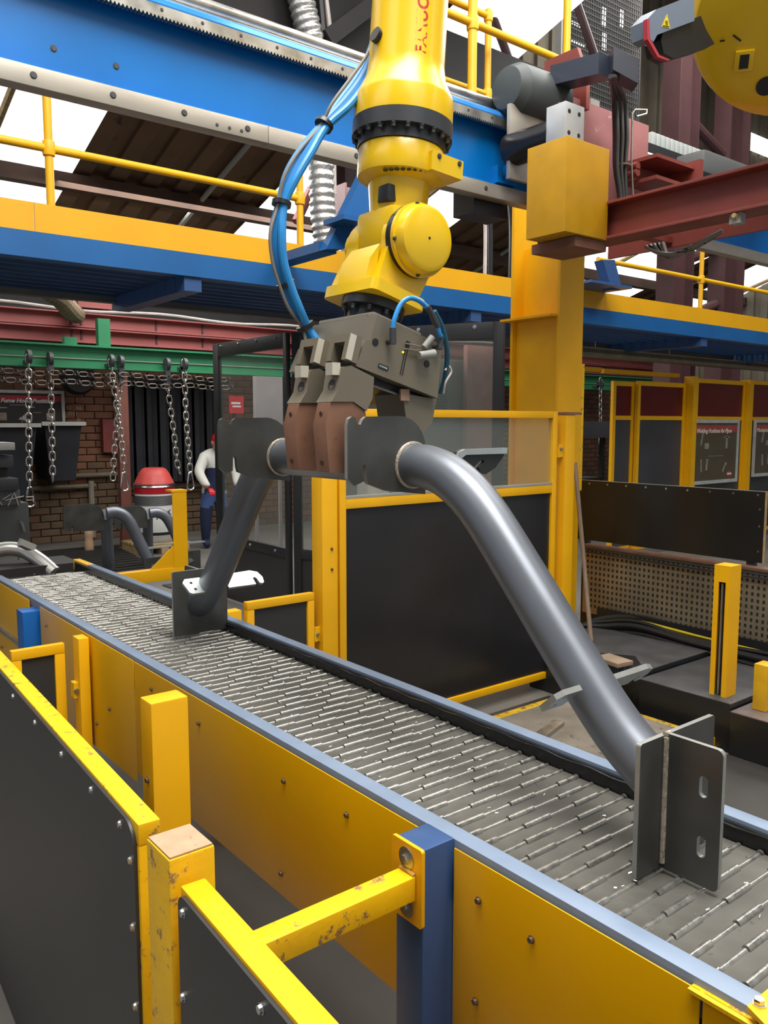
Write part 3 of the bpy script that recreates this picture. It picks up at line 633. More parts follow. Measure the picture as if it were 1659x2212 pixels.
part('carriage_plate', mat('dusty_red_oxide', (150, 96, 96), 0.55, var=0.15, scale=4, spots=(182, 150, 146), spotamt=0.62), ca, (bx2[0], bx2[1], 3.02, 3.05, 2.70, zt), bev=0.003)
# round motor on its red bracket
mc = at(1110, 195, 'y', 3.15); ml = at(1195, 215, 'y', 3.15)
mr = 0.135
obj('motor', lathe(B(), [(0, mr * 0.72), (0.004, mr * 0.78), (0.055, mr * 0.98), (0.06, mr), (ml.x - mc.x + 0.06, mr * 1.04)], (mc.x - 0.06, 3.15, mc.z), (1, 0, 0), 32), mat('motor_grey', (62, 68, 70), 0.5, var=0.06), ca)
bm = B(); prism(bm, [(2.98, zt - 0.06), (3.28, zt - 0.06), (3.28, zt + 0.28), (3.05, zt + 0.28), (2.98, zt + 0.1)], 'x', ml.x + 0.07, ml.x + 0.10); obj('motor_bracket', bm, RED, ca)
# cable trough
tr = thing('cable_trough', 'dark blue folded cable trough above the carriage', 'trough', at(1290, 170, 'y', 3.1))
A1 = at(1205, 175, 'y', 3.12); A2 = at(1315, 120, 'y', 2.95); A3 = at(1378, 150, 'y', 2.95)
def slab(bm, a, b, up, th):
    a, b = Vector(a), Vector(b); d = (b - a).normalized(); s = d.cross(Vector((0, 0, 1))).normalized() * th
    quad(bm, a - s, b - s, b - s + Vector((0, 0, up)), a - s + Vector((0, 0, up))); quad(bm, a + s, b + s, b + s + Vector((0, 0, up)), a + s + Vector((0, 0, up))); quad(bm, a - s, b - s, b + s, a + s)
    quad(bm, a - s + Vector((0, 0, up)), b - s + Vector((0, 0, up)), b + s + Vector((0, 0, up)), a + s + Vector((0, 0, up))); quad(bm, a - s, a + s, a + s + Vector((0, 0, up)), a - s + Vector((0, 0, up))); quad(bm, b - s, b + s, b + s + Vector((0, 0, up)), b - s + Vector((0, 0, up)))
NAV = mat('dark_navy_trough', (50, 56, 70), 0.35, var=0.06)
T1 = at(1205, 190, 'y', 3.05); T2 = at(1312, 158, 'x', T1.x + 0.12)
bm = B(); slab(bm, T1, at(1310, 165, 'y', 2.72), 0.10, 0.06); obj('arm', bm, NAV, tr)
bm = B(); slab(bm, at(1318, 160, 'y', 2.70), at(1372, 190, 'y', 2.62), 0.11, 0.055); obj('chute', bm, NAV, tr)
v = at(1300, 240, 'y', 3.0); part('prop', GREYL, tr, (v.x - 0.03, v.x + 0.05, 3.055, 3.08, zt - 0.3, zt + 0.05))
# hanging cable bundle
cb = thing('cable_bundle', 'bundle of black cables hanging down the red carriage plate', 'cables', at(1345, 450, 'y', 2.9))
for i in range(9):
    o = (i - 4) * 3.2; y = 2.9 - 0.02 * (i % 3)
    pts = [at(1325 + o * 0.5, 165, 'y', 2.66), at(1338 + o, 215, 'y', 2.85), at(1342 + o * 1.1, 290, 'y', y), at(1340 + o * 0.9, 360, 'y', y), at(1345 + o * 0.6, 420, 'y', y), at(1347 + o * 0.7, 470, 'y', y)]
    obj('cable', tube(B(), smooth_path(pts, 5), 0.0085 if i % 3 else 0.012, 8), (CABK, CABK, mat('charcoal_cable', (70, 74, 74), 0.45))[i % 3], cb)
for p in ((1340, 190), (1345, 358)): v = at(*p, 'y', 2.88); obj('cable_tie', lathe(B(), [(-0.004, 0.045), (0.004, 0.045)], v, (0, 0, 1), 14), CABG, cb)
# cantilever arm towards the viewer
cl = thing('cantilever_beam', 'red oxide I-beam reaching out from the carriage to the right edge', 'beam', (3.6, 2.2, 2.55))
CX_ = bx[1] + 0.06
z1 = at(1320, 442, 'x', CX_).z; z0 = at(1320, 522, 'x', CX_).z
Y1 = 2.9; Y0 = 1.3
part('top_flange', RED, cl, (CX_ - 0.07, CX_ + 0.09, Y0, Y1, z1 - 0.014, z1), bev=0.002); part('bottom_flange', RED, cl, (CX_ - 0.07, CX_ + 0.09, Y0, Y1, z0, z0 + 0.014), bev=0.002); part('web', RED, cl, (CX_, CX_ + 0.02, Y0, Y1, z0 + 0.014, z1 - 0.014))
part('second_web', RED, cl, (CX_ + 0.35, CX_ + 0.37, Y0, Y1, z0, z1)); part('tie_plate', RED, cl, (CX_ + 0.09, CX_ + 0.35, 2.5, 2.56, z0 + 0.02, z0 + 0.05))
v = at(1600, 470, 'x', CX_ - 0.01); o = part('adjusting_block', GREYL, cl, (CX_ - 0.05, CX_ - 0.005, v.y - 0.02, v.y + 0.03, v.z - 0.03, v.z + 0.03)); inst('bolt', bolt_mesh(0.012, 0.02, WOOD), (CX_ - 0.05, v.y, v.z), o, rot=rz)
# bracket with idler right of bundle
ib = thing('motor_bracket', 'red oxide bracket with flange plate and grey end cap right of the cables', 'bracket', at(1430, 430, 'y', 2.95))
q0 = at(1368, 338, 'y', 2.9); q1 = at(1458, 420, 'y', 2.9)
part('back_plate', RED, ib, (q0.x, q1.x, 2.96, 2.98, q1.z, q0.z)); part('top_plate', RED, ib, (q0.x + 0.05, q1.x, 2.78, 2.959, q0.z - 0.02, q0.z)); part('bottom_plate', RED, ib, (q0.x + 0.05, q1.x, 2.78, 2.959, q1.z, q1.z + 0.02)); part('flange_plate', RED, ib, (q1.x + 0.001, q1.x + 0.03, 2.74, 3.0, q1.z - 0.02, q0.z + 0.03))
obj('end_cap', lathe(B(), [(0, 0.09), (0.05, 0.09), (0.09, 0.075)], (q1.x + 0.032, 2.87, (q0.z + q1.z) / 2), (1, 0, 0), 20), GREYL, ib)
for zz in (q0.z - 0.05, q1.z + 0.05): obj('pipe_stub', cyl(B(), (q0.x + 0.02, 2.955, zz), (q0.x + 0.02, 2.88, zz), 0.022, n=12), RED, ib)
pts = [at(1368, 440, 'y', 2.85), at(1364, 350, 'y', 2.85), at(1366, 245, 'y', 2.85), at(1372, 237, 'y', 2.84), at(1398, 238, 'y', 2.8), at(1396, 246, 'y', 2.78), at(1375, 252, 'y', 2.8)]
tag(obj('wire_hook', tube(B(), pts, 0.006, 6), STL), 'bent wire rod standing beside the cable bundle', 'wire')
# cable chain and its trough further along the beam
ch = thing('cable_chain', 'light grey plastic cable chain lying behind the gantry carriage', 'cable chain', at(1470, 330, 'y', 3.45))
a = at(1402, 300, 'y', 3.45); b = at(1545, 352, 'y', 3.45); n = 16
part('chain_rest', BLK2, ch, (a.x - 0.1, b.x + 0.3, 3.40, 3.50, 3.276, a.z - 0.051)); lk = B(); box(lk, -0.04, 0.04, -0.04, 0.04, 0, 0.085, bev=0.008); lk = mesh_of(lk, mat('pale_chain_plastic', (176, 182, 180), 0.4))
for i in range(n): inst('link', lk, (a.x + (b.x - a.x) * i / (n - 1), 3.45, a.z - 0.05), ch, scale=((b.x - a.x) / n / 0.088, 1, 1))
v = at(1560, 375, 'y', 3.0); tag(part('dark_cover', GREY, None, (v.x - 0.35, v.x + 0.9, 2.92, 3.12, v.z - 0.07, v.z + 0.07), bev=0.02), 'grey sheet cover behind the red I-beam', 'cover')
# cable loop under the cantilever
lp = thing('cable_loop', 'coil of black cables slung under the red I-beam', 'cables', at(1470, 545, 'x', CX_ + 0.1))
for i in range(5):
    pts = [at(1395 + i * 9, 533 - i * 2, 'x', CX_ + 0.12), at(1430 + i * 4, 548 + i * 2, 'x', CX_ + 0.1), at(1470 + i * 5, 548 - i * 3, 'x', CX_ + 0.08), at(1510 + i * 5, 530 - i * 4, 'x', CX_ + 0.1), at(1545 + i * 4, 510 - i * 3, 'x', CX_ + 0.12)]
    obj('cable', tube(B(), smooth_path(pts, 5), 0.011, 8), CABK if i % 2 else CABG, lp)

# ================================================================== robot
J5 = Vector((1.516, 1.86, 2.148)); LEAN = math.radians(4.4); AX = Vector((math.sin(LEAN), 0, math.cos(LEAN)))
TH = math.radians(15.3); LX = Vector((math.cos(TH), 0, -math.sin(TH))); LZ = Vector((math.sin(TH), 0, math.cos(TH)))
rb = thing('industrial_robot', 'yellow robot arm reaching down from above, wrist holding the gripper', 'robot', (2.4, 1.9, 2.0))
fa_ = obj('forearm', lathe(B(), [(0.335, 0.139), (0.395, 0.139), (0.405, 0.136), (0.45, 0.114), (0.49, 0.107), (0.80, 0.105), (0.98, 0.104), (1.10, 0.125), (1.22, 0.13)], J5, AX, 40), ROB, rb)
obj('drive_ring', lathe(B(), [(0.262, 0.124), (0.292, 0.124), (0.293, 0.141), (0.334, 0.141)], J5, AX, 40), mat('black_cast_ring', (52, 54, 58), 0.4), rb)
u, v = frame_of(AX)
for i in range(22):
    a = 2 * math.pi * i / 22
    inst('ring_bolt', bolt_mesh(0.0075, 0.012, DGR, 6) if i == 0 else rbm, J5 + AX * 0.2925 + (u * math.cos(a) + v * math.sin(a)) * 0.132, rb, rot=face_rot(-AX))
    if i == 0: rbm = [c for c in rb.children if c.name.startswith('ring_bolt')][-1].data
bm = B(); lathe(bm, [(0.17, 0.093), (0.185, 0.119), (0.195, 0.121), (0.258, 0.121), (0.261, 0.119)], J5, AX, 36); col = obj('wrist_collar', bm, ROB, rb)
for i in range(12):
    a = math.radians(-150 + i * 8.5); d = Vector((math.cos(a), math.sin(a), 0))
    inst('collar_screw', sm, J5 + AX * 0.184 + d * 0.108, col, rot=face_rot(-AX))
MA = Matrix.Translation(J5) @ Vector((0, 0, 1)).rotation_difference(AX).to_matrix().to_4x4()
bm = B(); prism(bm, [(0.0, -0.135), (0.115, -0.135), (0.118, -0.02), (0.10, 0.02), (0.0, 0.0)], 'z', 0.185, 0.235, T=MA); lug = obj('wrist_lug', bm, ROB, rb)
prt = [(0.025, -0.136, 0.225), (0.1, -0.136, 0.225)]
for p in prt: inst('lug_screw', sm, MA @ Vector(p), lug, rot=ry)
bm = B(); lathe(bm, [(0.0, 0.078), (0.10, 0.080), (0.172, 0.088)], J5, AX, 28); nk = obj('wrist_neck', bm, ROB, rb)
bm = B(); box(bm, -0.0835, -0.045, -0.058, -0.012, 0.10, 0.145, T=MA, bev=0.004); obj('neck_cover', bm, mat('black_label', (36, 36, 38), 0.4), nk)
bm = B(); box(bm, -0.083, 0.06, -0.084, 0.085, -0.03, 0.09, T=MA, bev=0.02); obj('neck_housing', bm, ROB, nk)
# tilted wrist link: two rounded cheeks on a base
ML = Matrix.Translation((J5.x, 0, J5.z)) @ Matrix(((LX.x, 0, LZ.x, 0), (0, 1, 0, 0), (LX.z, 0, LZ.z, 0), (0, 0, 0, 1)))
def cheek(r, w0, w1, zb):
    pts = [(r * math.cos(math.radians(a)), r * math.sin(math.radians(a))) for a in range(-20, 201, 10)]
    return pts + [(w0, zb), (w1, zb)]
wl = obj('wrist_link', prism(B(), rounded(-0.125, 0.062, 1.745, 1.985, 0.02), 'z', -0.182, -0.150, T=ML), ROB, rb)
bm = B(); prism(bm, cheek(0.088, -0.11, 0.052, -0.149), 'y', 1.925, 1.975, T=ML); obj('rear_cheek', bm, ROB, wl)
bm = B(); prism(bm, cheek(0.090, -0.095, 0.052, -0.149), 'y', 1.775, 1.812, T=ML); obj('front_cheek', bm, ROB, wl)
bm = B(); prism(bm, [(-0.118, -0.149), (-0.118, -0.09), (-0.096, -0.04), (-0.085, -0.149)], 'y', 1.80, 1.93, T=ML); obj('web_rib', bm, ROB, wl)
obj('pivot_boss', lathe(B(), [(0, 0.075), (0.115, 0.075)], (J5.x, 1.811, J5.z), (0, 1, 0), 28), ROB, wl)
obj('pivot_ring', lathe(B(), [(0, 0.066), (0.012, 0.066), (0.012, 0.052)], (J5.x - 0.02, 1.9755, J5.z), (0, 1, 0), 24), ROB, wl)
obj('black_band', lathe(B(), [(0, 0.0985), (0.022, 0.0985)], (J5.x, 1.783, J5.z), (0, -1, 0), 40), BLK3, wl)
cv_ = obj('round_cover', lathe(B(), [(0, 0.0995), (0.012, 0.0995), (0.013, 0.094), (0.030, 0.092), (0.040, 0.086), (0.045, 0.074), (0.046, 0.0)], (J5.x, 1.761, J5.z), (0, -1, 0), 48), ROB, wl)
for a in (100, 185, 262, 330, 40): inst('cover_screw', bolt_mesh(0.005, 0.007, DGR, 8), (J5.x + 0.0945 * math.cos(math.radians(a)), 1.75, J5.z + 0.0945 * math.sin(math.radians(a))), cv_, rot=ry)
inst('centre_screw', bolt_mesh(0.0032, 0.001, BLK3, 8), (J5.x, 1.715, J5.z), cv_, rot=ry)
Lp = lambda x, y, z: ML @ Vector((x, y, z))
obj('tool_flange', lathe(B(), [(0, 0.088), (0.024, 0.088), (0.026, 0.066), (0.062, 0.066), (0.064, 0.082), (0.085, 0.082)], Lp(-0.035, 1.855, -0.183), -LZ, 32), mat('black_flange', (44, 45, 48), 0.4, 0.2), rb)
for i in range(10):
    a = 2 * math.pi * i / 10 + 0.2
    inst('flange_bolt', bolt_mesh(0.006, 0.014, DGR), Lp(-0.035 + 0.078 * math.cos(a), 1.855 + 0.078 * math.sin(a), -0.209), rb, rot=face_rot(-LZ))
# lettering wrapped round the forearm
def wrap(az0, h0):
    R = 0.1062; uu = Vector((1, 0, 0)); uu = (uu - AX * uu.dot(AX)).normalized(); vv = AX.cross(uu)
    def T(c):     # text x runs up the arm, text y to the left
        a = az0 - (c.y) / R; h = h0 + c.x
        r = R - (h - 0.49) * 0.0064 + c.z
        return J5 + AX * h + (uu * math.cos(a) + vv * math.sin(a)) * r
    return T
az = math.radians(-101)
lb_ = B(); K = 10
for i in range(K):
    a0 = az - 0.10 + 0.42 * i / K - 0.36; 
T = wrap(az, 0.475)
lab = B(); g2 = [[lab.verts.new(T(Vector((x_, y_, 0.0004)))) for y_ in [-0.012 + 0.05 * j / 6 for j in range(7)]] for x_ in (-0.015, 0.40)]
for j in range(6): lab.faces.new((g2[0][j], g2[0][j + 1], g2[1][j + 1], g2[1][j]))
obj('name_label', lab, mat('pale_yellow_label', (236, 208, 70), 0.35, var=0.02), fa_)
obj('name_lettering', text_bm('FANUC', 0.044, wrap(az, 0.485), 0.0008, True), mat('red_lettering', (196, 52, 30), 0.4), fa_)
obj('model_lettering', text_bm('R-2000iB', 0.034, wrap(az, 0.675), 0.0008), mat('grey_lettering', (92, 84, 60), 0.4), fa_)
# base and shoulder at the right, joined overhead by the upper arm
S = at(1640, 130, 'y', 1.75)
S = at(1735, 20, 'y', 1.62); DS = (CAMP - S).normalized(); AXS = (DS + Vector((0.25, 0, -0.35))).normalized()
bs = obj('shoulder_casting', lathe(B(), [(-0.30, 0.25), (-0.26, 0.33), (-0.10, 0.40), (0.0, 0.405), (0.05, 0.39), (0.09, 0.33), (0.10, 0.20), (0.10, 0.0)], S, AXS, 56), ROB, rb)
u1 = (Vector((0, 0, 1)) - AXS * AXS.z).normalized(); u2 = u1.cross(AXS).normalized()
def onS(px_, py_, lift):
    d = (FW + RT * ((px_ - PX) / FOC) + UP * ((PY - py_) / FOC)); t_ = ((S + AXS * 0.1) - CAMP).dot(AXS) / d.dot(AXS); return CAMP + d * t_ + AXS * lift
MS = lambda c: Matrix.Translation(c) @ Matrix(((u2.x, u1.x, AXS.x, 0), (u2.y, u1.y, AXS.y, 0), (u2.z, u1.z, AXS.z, 0), (0, 0, 0, 1)))
o = obj('service_window', box(B(), -0.035, 0.035, -0.04, 0.04, -0.06, 0.012, T=MS(onS(1607, 130, 0)), bev=0.004), ROB, bs); obj('window_pane', box(B(), -0.017, 0.017, -0.027, 0.027, 0.0125, 0.014, T=MS(onS(1607, 130, 0))), BLK3, o)
obj('core_hole', lathe(B(), [(0, 0.038), (0.002, 0.038)], onS(1655, 186, 0.0), AXS, 24), BLK3, bs); obj('cast_slot', box(B(), -0.02, 0.02, -0.003, 0.003, 0, 0.002, T=MS(onS(1592, 82, 0)) @ Matrix.Rotation(-0.7, 4, 'Z')), BLK3, bs); obj('cast_slot', box(B(), -0.009, 0.009, -0.003, 0.003, 0, 0.002, T=MS(onS(1560, 88, 0))), BLK3, bs)
S = S + Vector((0.1, 0.1, 0.2))
up_a = J5 + AX * 1.16; tp = S + Vector((0.05, 0.05, 0.75))
obj('upper_arm', tube(B(), [S + Vector((0.05, 0.05, 0.1)), tp, up_a + Vector((0.35, -0.02, 0.12)), up_a], [0.16, 0.16, 0.13, 0.12], 24), ROB, rb)
# motor housing with warning triangle
M0 = at(1455, 60, 'y', 1.75)
hz = thing('motor_housing', 'grey and black motor housing with yellow warning triangle, upper right', 'motor', at(1450, 130, 'y', 1.8))
hp = [at(*p, 'y', 1.72) for p in ((1396, 44), (1418, 20), (1500, -12), (1500, 45), (1420, 75), (1412, 90), (1398, 80))]
bm = B(); prism(bm, [(q.x, q.z) for q in hp], 'y', 1.72, 1.78); mh = obj('cover', bm, mat('slate_plastic', (112, 124, 140), 0.4, var=0.05), hz)
hp = [at(*p, 'y', 1.76) for p in ((1414, 92), (1420, 70), (1500, 40), (1512, 70), (1530, 100), (1508, 112), (1440, 131), (1420, 120))]
bm = B(); prism(bm, [(q.x, q.z) for q in hp], 'y', 1.735, 1.80); obj('motor_body', bm, BLK3, hz)
hp = [at(*p, 'y', 1.71) for p in ((1395, 42), (1400, 42), (1402, 84), (1422, 120), (1445, 130), (1440, 132), (1418, 124), (1396, 86))]
bm = B(); prism(bm, [(q.x, q.z) for q in hp], 'y', 1.705, 1.72); obj('red_seal', bm, mat('red_seal', (176, 52, 64), 0.5), hz)
def tri(s, y, col, nm):
    c = at(1440, 48, 'y', y); k = 0.0145 * s
    bm = B(); prism(bm, [(c.x - k * 1.45, c.z - k * 1.15), (c.x + k * 1.25, c.z - k * 0.72), (c.x + k * 0.1, c.z + k * 1.5)], 'y', y, y + 0.0008); return obj(nm, bm, col, mh)
tri(1.25, 1.7190, mat('sign_yellow', (240, 214, 40), 0.4, var=0.02), 'warning_border'); tri(1.0, 1.7180, mat('sign_black', (60, 52, 10), 0.4), 'warning_outline'); tri(0.86, 1.7170, MATS['sign_yellow'], 'warning_triangle')
c = at(1440, 50, 'y', 1.716); bm = B()
for k in (-1, 0, 1): box(bm, c.x + k * 0.005 - 0.0011, c.x + k * 0.005 + 0.0011, 1.7155, 1.7162, c.z - 0.006, c.z + 0.008)
obj('heat_symbol', bm, MATS['sign_black'], mh)

# ================================================================== gripper
GO = Vector((1.38, 0, 1.82)); MG = Matrix.Translation(GO) @ Matrix(((LX.x, 0, LZ.x, 0), (0, 1, 0, 0), (LX.z, 0, LZ.z, 0), (0, 0, 0, 1)))
gr = thing('parallel_gripper', 'khaki grey parallel gripper with rusty jaw fingers under the robot wrist', 'gripper', (1.38, 1.82, 1.52))
bm = B(); prism(bm, [(-0.141, -0.067), (0.1415, -0.066), (0.118, 0.075), (-0.110, 0.076), (-0.114, 0.008), (-0.128, 0.004)], 'y', 1.66, 1.97, T=MG); gb = obj('body', bm, GRIP, gr)
bm = B(); box(bm, -0.095, 0.075, 1.70, 1.95, 0.0765, 0.096, T=MG, bev=0.006); box(bm, -0.10, -0.02, 1.72, 1.78, 0.0765, 0.088, T=MG); obj('adapter_plate', bm, GRIP, gr)
for i, (x_, y_) in enumerate(((-0.105, 1.70), (-0.105, 1.76), (-0.105, 1.83), (-0.105, 1.89), (-0.105, 1.94))): inst('body_screw', bolt_mesh(0.006, 0.006, DGR), MG @ Vector((x_ + 0.02, y_, 0.0765)), gb, rot=face_rot(LZ))
def gl(px, py, y=1.659): v = at(px, py, 'y', y); return v
for p in ((811, 739), (922, 786)):
    v = gl(*p); obj('bore', lathe(B(), [(0, 0.0095), (0.001, 0.0095), (0.0012, 0.008)], (v.x, 1.6595, v.z), (0, -1, 0), 18), BLK3, gb)
bm = B()
for dx in (0, 0.007): box(bm, dx - 0.001, dx + 0.001, 1.6585, 1.66, -0.045, 0.03, T=MG @ Matrix.Translation((0.0, 0, 0)))
obj('sensor_slot', bm, BLK3, gb); bm = B(); box(bm, -0.003, 0.010, 1.6583, 1.66, 0.03, 0.045, T=MG); obj('sensor_slot_end', bm, BLK3, gb)
v = gl(870, 761); obj('indicator_lamp', lathe(B(), [(0, 0.003), (0.003, 0.002)], (v.x, 1.6585, v.z), (0, -1, 0), 10), glow('amber_led', (255, 220, 60), 1.0), gb)
v = gl(828, 793); ML2 = Matrix.Translation(v) @ Matrix.Rotation(TH, 4, 'Y')
bm = B(); box(bm, -0.0165, 0.0165, -0.001, 0.0, -0.0055, 0.0055, T=ML2, bev=0.001); pt = obj('maker_plate', bm, mat('dark_teal_plate', (20, 44, 52), 0.4), gb)
TT = Matrix.Translation(v + LX * -0.014 + LZ * -0.0026 + Vector((0, -0.0014, 0))) @ Matrix.Rotation(TH, 4, 'Y') @ Matrix.Rotation(math.radians(90), 4, 'X')
obj('maker_lettering', text_bm('SCHUNK', 0.0068, TT, 0.0002), WHT, pt)
for y0 in (1.662, 1.802):                       # jaw guides on the left end, each with its window
    bm = B(); box(bm, -0.178, -0.1415, y0 - 0.006, y0 + 0.012, -0.062, 0.005, T=MG); box(bm, -0.178, -0.1415, y0 + 0.058, y0 + 0.078, -0.062, 0.005, T=MG); box(bm, -0.178, -0.1415, y0 + 0.0121, y0 + 0.0579, -0.016, 0.005, T=MG)
    gd = obj('jaw_guide', bm, GRIP, gr)
    bm = B(); box(bm, -0.150, -0.142, y0 + 0.0121, y0 + 0.0579, -0.062, -0.0165, T=MG); obj('guide_recess', bm, BLK2, gd)
    bm = B(); box(bm, -0.1785, -0.160, y0 - 0.0075, y0 - 0.0062, -0.06, 0.004, T=MG); obj('pale_strip', bm, GRIPL, gd)  # pale strip along one side of the guide
def finger(y0, y1, first):
    f = [at(*p, 'y', 1.66) for p in ((736, 795), (757, 790), (806, 815), (803, 860), (790, 888), (762, 868), (714, 868), (729, 842))]
    bm = B(); prism(bm, [(q.x, q.z) for q in f], 'y', y0 - 0.004, y1 + 0.008); fo = obj('jaw_carrier', bm, GRIP, gr)
    q = at(735, 803, 'y', 1.66); bm = B(); box(bm, q.x - 0.022, q.x + 0.002, y0 + 0.002, y0 + 0.032, q.z - 0.008, q.z + 0.022, T=None); obj('pale_key', bm, GRIPL, fo)
    q = at(700, 838, 'x', 1.150); obj('carrier_screw', lathe(B(), [(0, 0.0145), (0.002, 0.0145), (0.002, 0.011), (0.0012, 0.010)], ((f[7].x + f[0].x) / 2 - 0.0015, (y0 + y1) / 2, f[7].z + 0.012), Vector((-1, 0, 0.12)), 18), DGR, fo)
    g_ = [at(*p, 'y', 1.66) for p in ((714, 869), (762, 869), (789, 889), (795, 930), (760, 1015), (748, 1023), (712, 1021), (703, 917))]
    bm = B(); prism(bm, [(q.x, q.z) for q in g_], 'y', y0, y1); fi = obj('jaw_finger', bm, JAW, fo)
    for zz, xx in ((1.675, 1.1415), (1.555, 1.1425)): obj('dowel_hole', lathe(B(), [(0, 0.006), (0.0012, 0.006)], (xx - 0.001, (y0 + y1) / 2, zz), (-1, 0, 0), 12), mat('dark_rust_hole', (60, 40, 32), 0.7), fi)
finger(1.66, 1.715, True); finger(1.80, 1.853, False)
f = [at(*p, 'y', 1.68) for p in ((800, 838), (870, 850), (943, 862), (934, 912), (914, 936), (880, 925), (840, 900), (800, 885))]
bm = B(); prism(bm, [(q.x, q.z) for q in f[1:6]], 'y', 1.68, 1.80); fo = obj('jaw_carrier', bm, GRIP, gr)
q = at(873, 853, 'y', 1.675); bm = B(); box(bm, q.x - 0.012, q.x + 0.018, 1.674, 1.6795, q.z - 0.015, q.z + 0.015, T=Matrix.Identity(4)); obj('pale_key', bm, mat('worn_tan_key', (160, 128, 104), 0.5), fo)
f2 = [at(*p, 'y', 1.69) for p in ((880, 926), (914, 937), (905, 962), (885, 965))]
bm = B(); prism(bm, [(q.x, q.z) for q in f2], 'y', 1.69, 1.79); obj('jaw_finger', bm, JAW, fo)
bm = B(); box(bm, -0.10, 0.12, 1.70, 1.93, -0.085, -0.068, T=MG); obj('underside_guide', bm, BLK2, gr)
obj('guide_rod', cyl(B(), MG @ Vector((-0.06, 1.69, -0.09)), MG @ Vector((0.03, 1.69, -0.088)), 0.004, n=8), STL, gr)
# fittings and hoses on the gripper
def fitting(px, py, d, n_='elbow_fitting'):
    v = at(px, py, 'y', 1.645); bm = B(); cyl(bm, (v.x, 1.659, v.z), (v.x, 1.635, v.z), 0.008, n=12); cyl(bm, (v.x, 1.64, v.z - 0.008), Vector((v.x, 1.64, v.z)) + Vector(d) * 0.032, 0.0085, n=12); obj(n_, bm, DGR, gr); return Vector((v.x, 1.64, v.z)) + Vector(d) * 0.03
e0 = fitting(846, 737, (0, 0, 1))
hp = [e0, at(852, 690, 'y', 1.64), at(866, 657, 'y', 1.64), at(885, 644, 'y', 1.635), at(906, 650, 'y', 1.63), at(926, 668, 'y', 1.63)]
obj('air_hose', tube(B(), smooth_path(hp, 6), 0.0065, 10), HOSE, gr)
obj('inline_joint', tube(B(), [at(922, 662, 'y', 1.63), at(932, 676, 'y', 1.63), at(938, 690, 'y', 1.63), at(946, 706, 'y', 1.63)], [0.009, 0.0075, 0.010, 0.008], 10), DGR, gr)
e1 = fitting(946, 748, (0.2, 0, 0.9)); hp = [at(945, 704, 'y', 1.63), at(951, 725, 'y', 1.63), e1]
obj('air_hose', tube(B(), smooth_path(hp, 6), 0.0058, 10), HOSE, gr)
obj('air_hose', tube(B(), smooth_path([at(938, 672, 'y', 1.64), at(956, 710, 'y', 1.65), at(966, 760, 'y', 1.66), at(962, 810, 'y', 1.68), at(952, 850, 'y', 1.70)], 6), 0.007, 10), HOSED, gr)
obj('sensor_plug', cyl(B(), at(905, 768, 'y', 1.64), at(938, 764, 'y', 1.635), 0.010, 0.012, 12), GREYL, gr); obj('sensor_plug', cyl(B(), at(916, 750, 'y', 1.64), at(934, 728, 'y', 1.635), 0.008, 0.009, 12), GREYL, gr)
for p, q in (((875, 742), (920, 752)), ((872, 753), (925, 754))): obj('sensor_wire', tube(B(), [at(*p, 'y', 1.655), at((p[0] + q[0]) / 2, p[1] + 4, 'y', 1.65), at(*q, 'y', 1.645)], 0.0018, 6), CABG, gr)
obj('sensor_wire', tube(B(), smooth_path([at(958, 850, 'y', 1.68), at(963, 825, 'y', 1.67), at(975, 803, 'y', 1.67), at(968, 790, 'y', 1.67), at(962, 800, 'y', 1.67)], 5), 0.003, 6), CABW, gr)
# hose bundle along the forearm
hs = thing('hose_bundle', 'bundle of blue air hoses and grey cables looping beside the robot arm', 'hoses', at(600, 560, 'y', 1.95))
base = [(842, -30), (826, 40), (810, 110), (785, 165), (745, 220), (700, 270), (660, 325), (628, 380), (608, 440), (598, 500), (602, 560), (618, 615), (638, 665), (660, 705), (674, 732)]
for i, (dx, dy, r, mm, yo) in enumerate(((0, 0, 0.0125, HOSE, 0), (11, 6, 0.0115, HOSE, -0.02), (-9, -3, 0.010, HOSE, 0.02), (5, -8, 0.010, HOSE, 0.045), (-14, 2, 0.0045, CABG, -0.01), (15, 10, 0.004, CABW, 0.0))):
    pts = []
    for k, (x_, y_) in enumerate(base):
        s_ = 1.0 if k not in (1, 5, 8, 13) else 0.5
        if k in (3, 4) and i == 4: s_ = 2.0
        pts.append(at(x_ + dx * s_, y_ + dy * s_, 'y', 1.93 + yo * s_))
    obj('hose' if r > 0.006 else 'cable', tube(B(), smooth_path(pts, 6), r, 10), mm, hs)
for k in (1, 5, 8, 11, 13):
    a = at(*base[k], 'y', 1.93); b = at(*base[k + 1], 'y', 1.93); obj('cable_tie', lathe(B(), [(-0.006, 0.026), (0.006, 0.026)], a, b - a, 14), BLK3, hs)
v = at(828, 88, 'y', 1.86); obj('hose_clamp', tube(B(), [v, v + Vector((-0.03, 0, 0.01))], 0.02, 12), BLK3, hs)
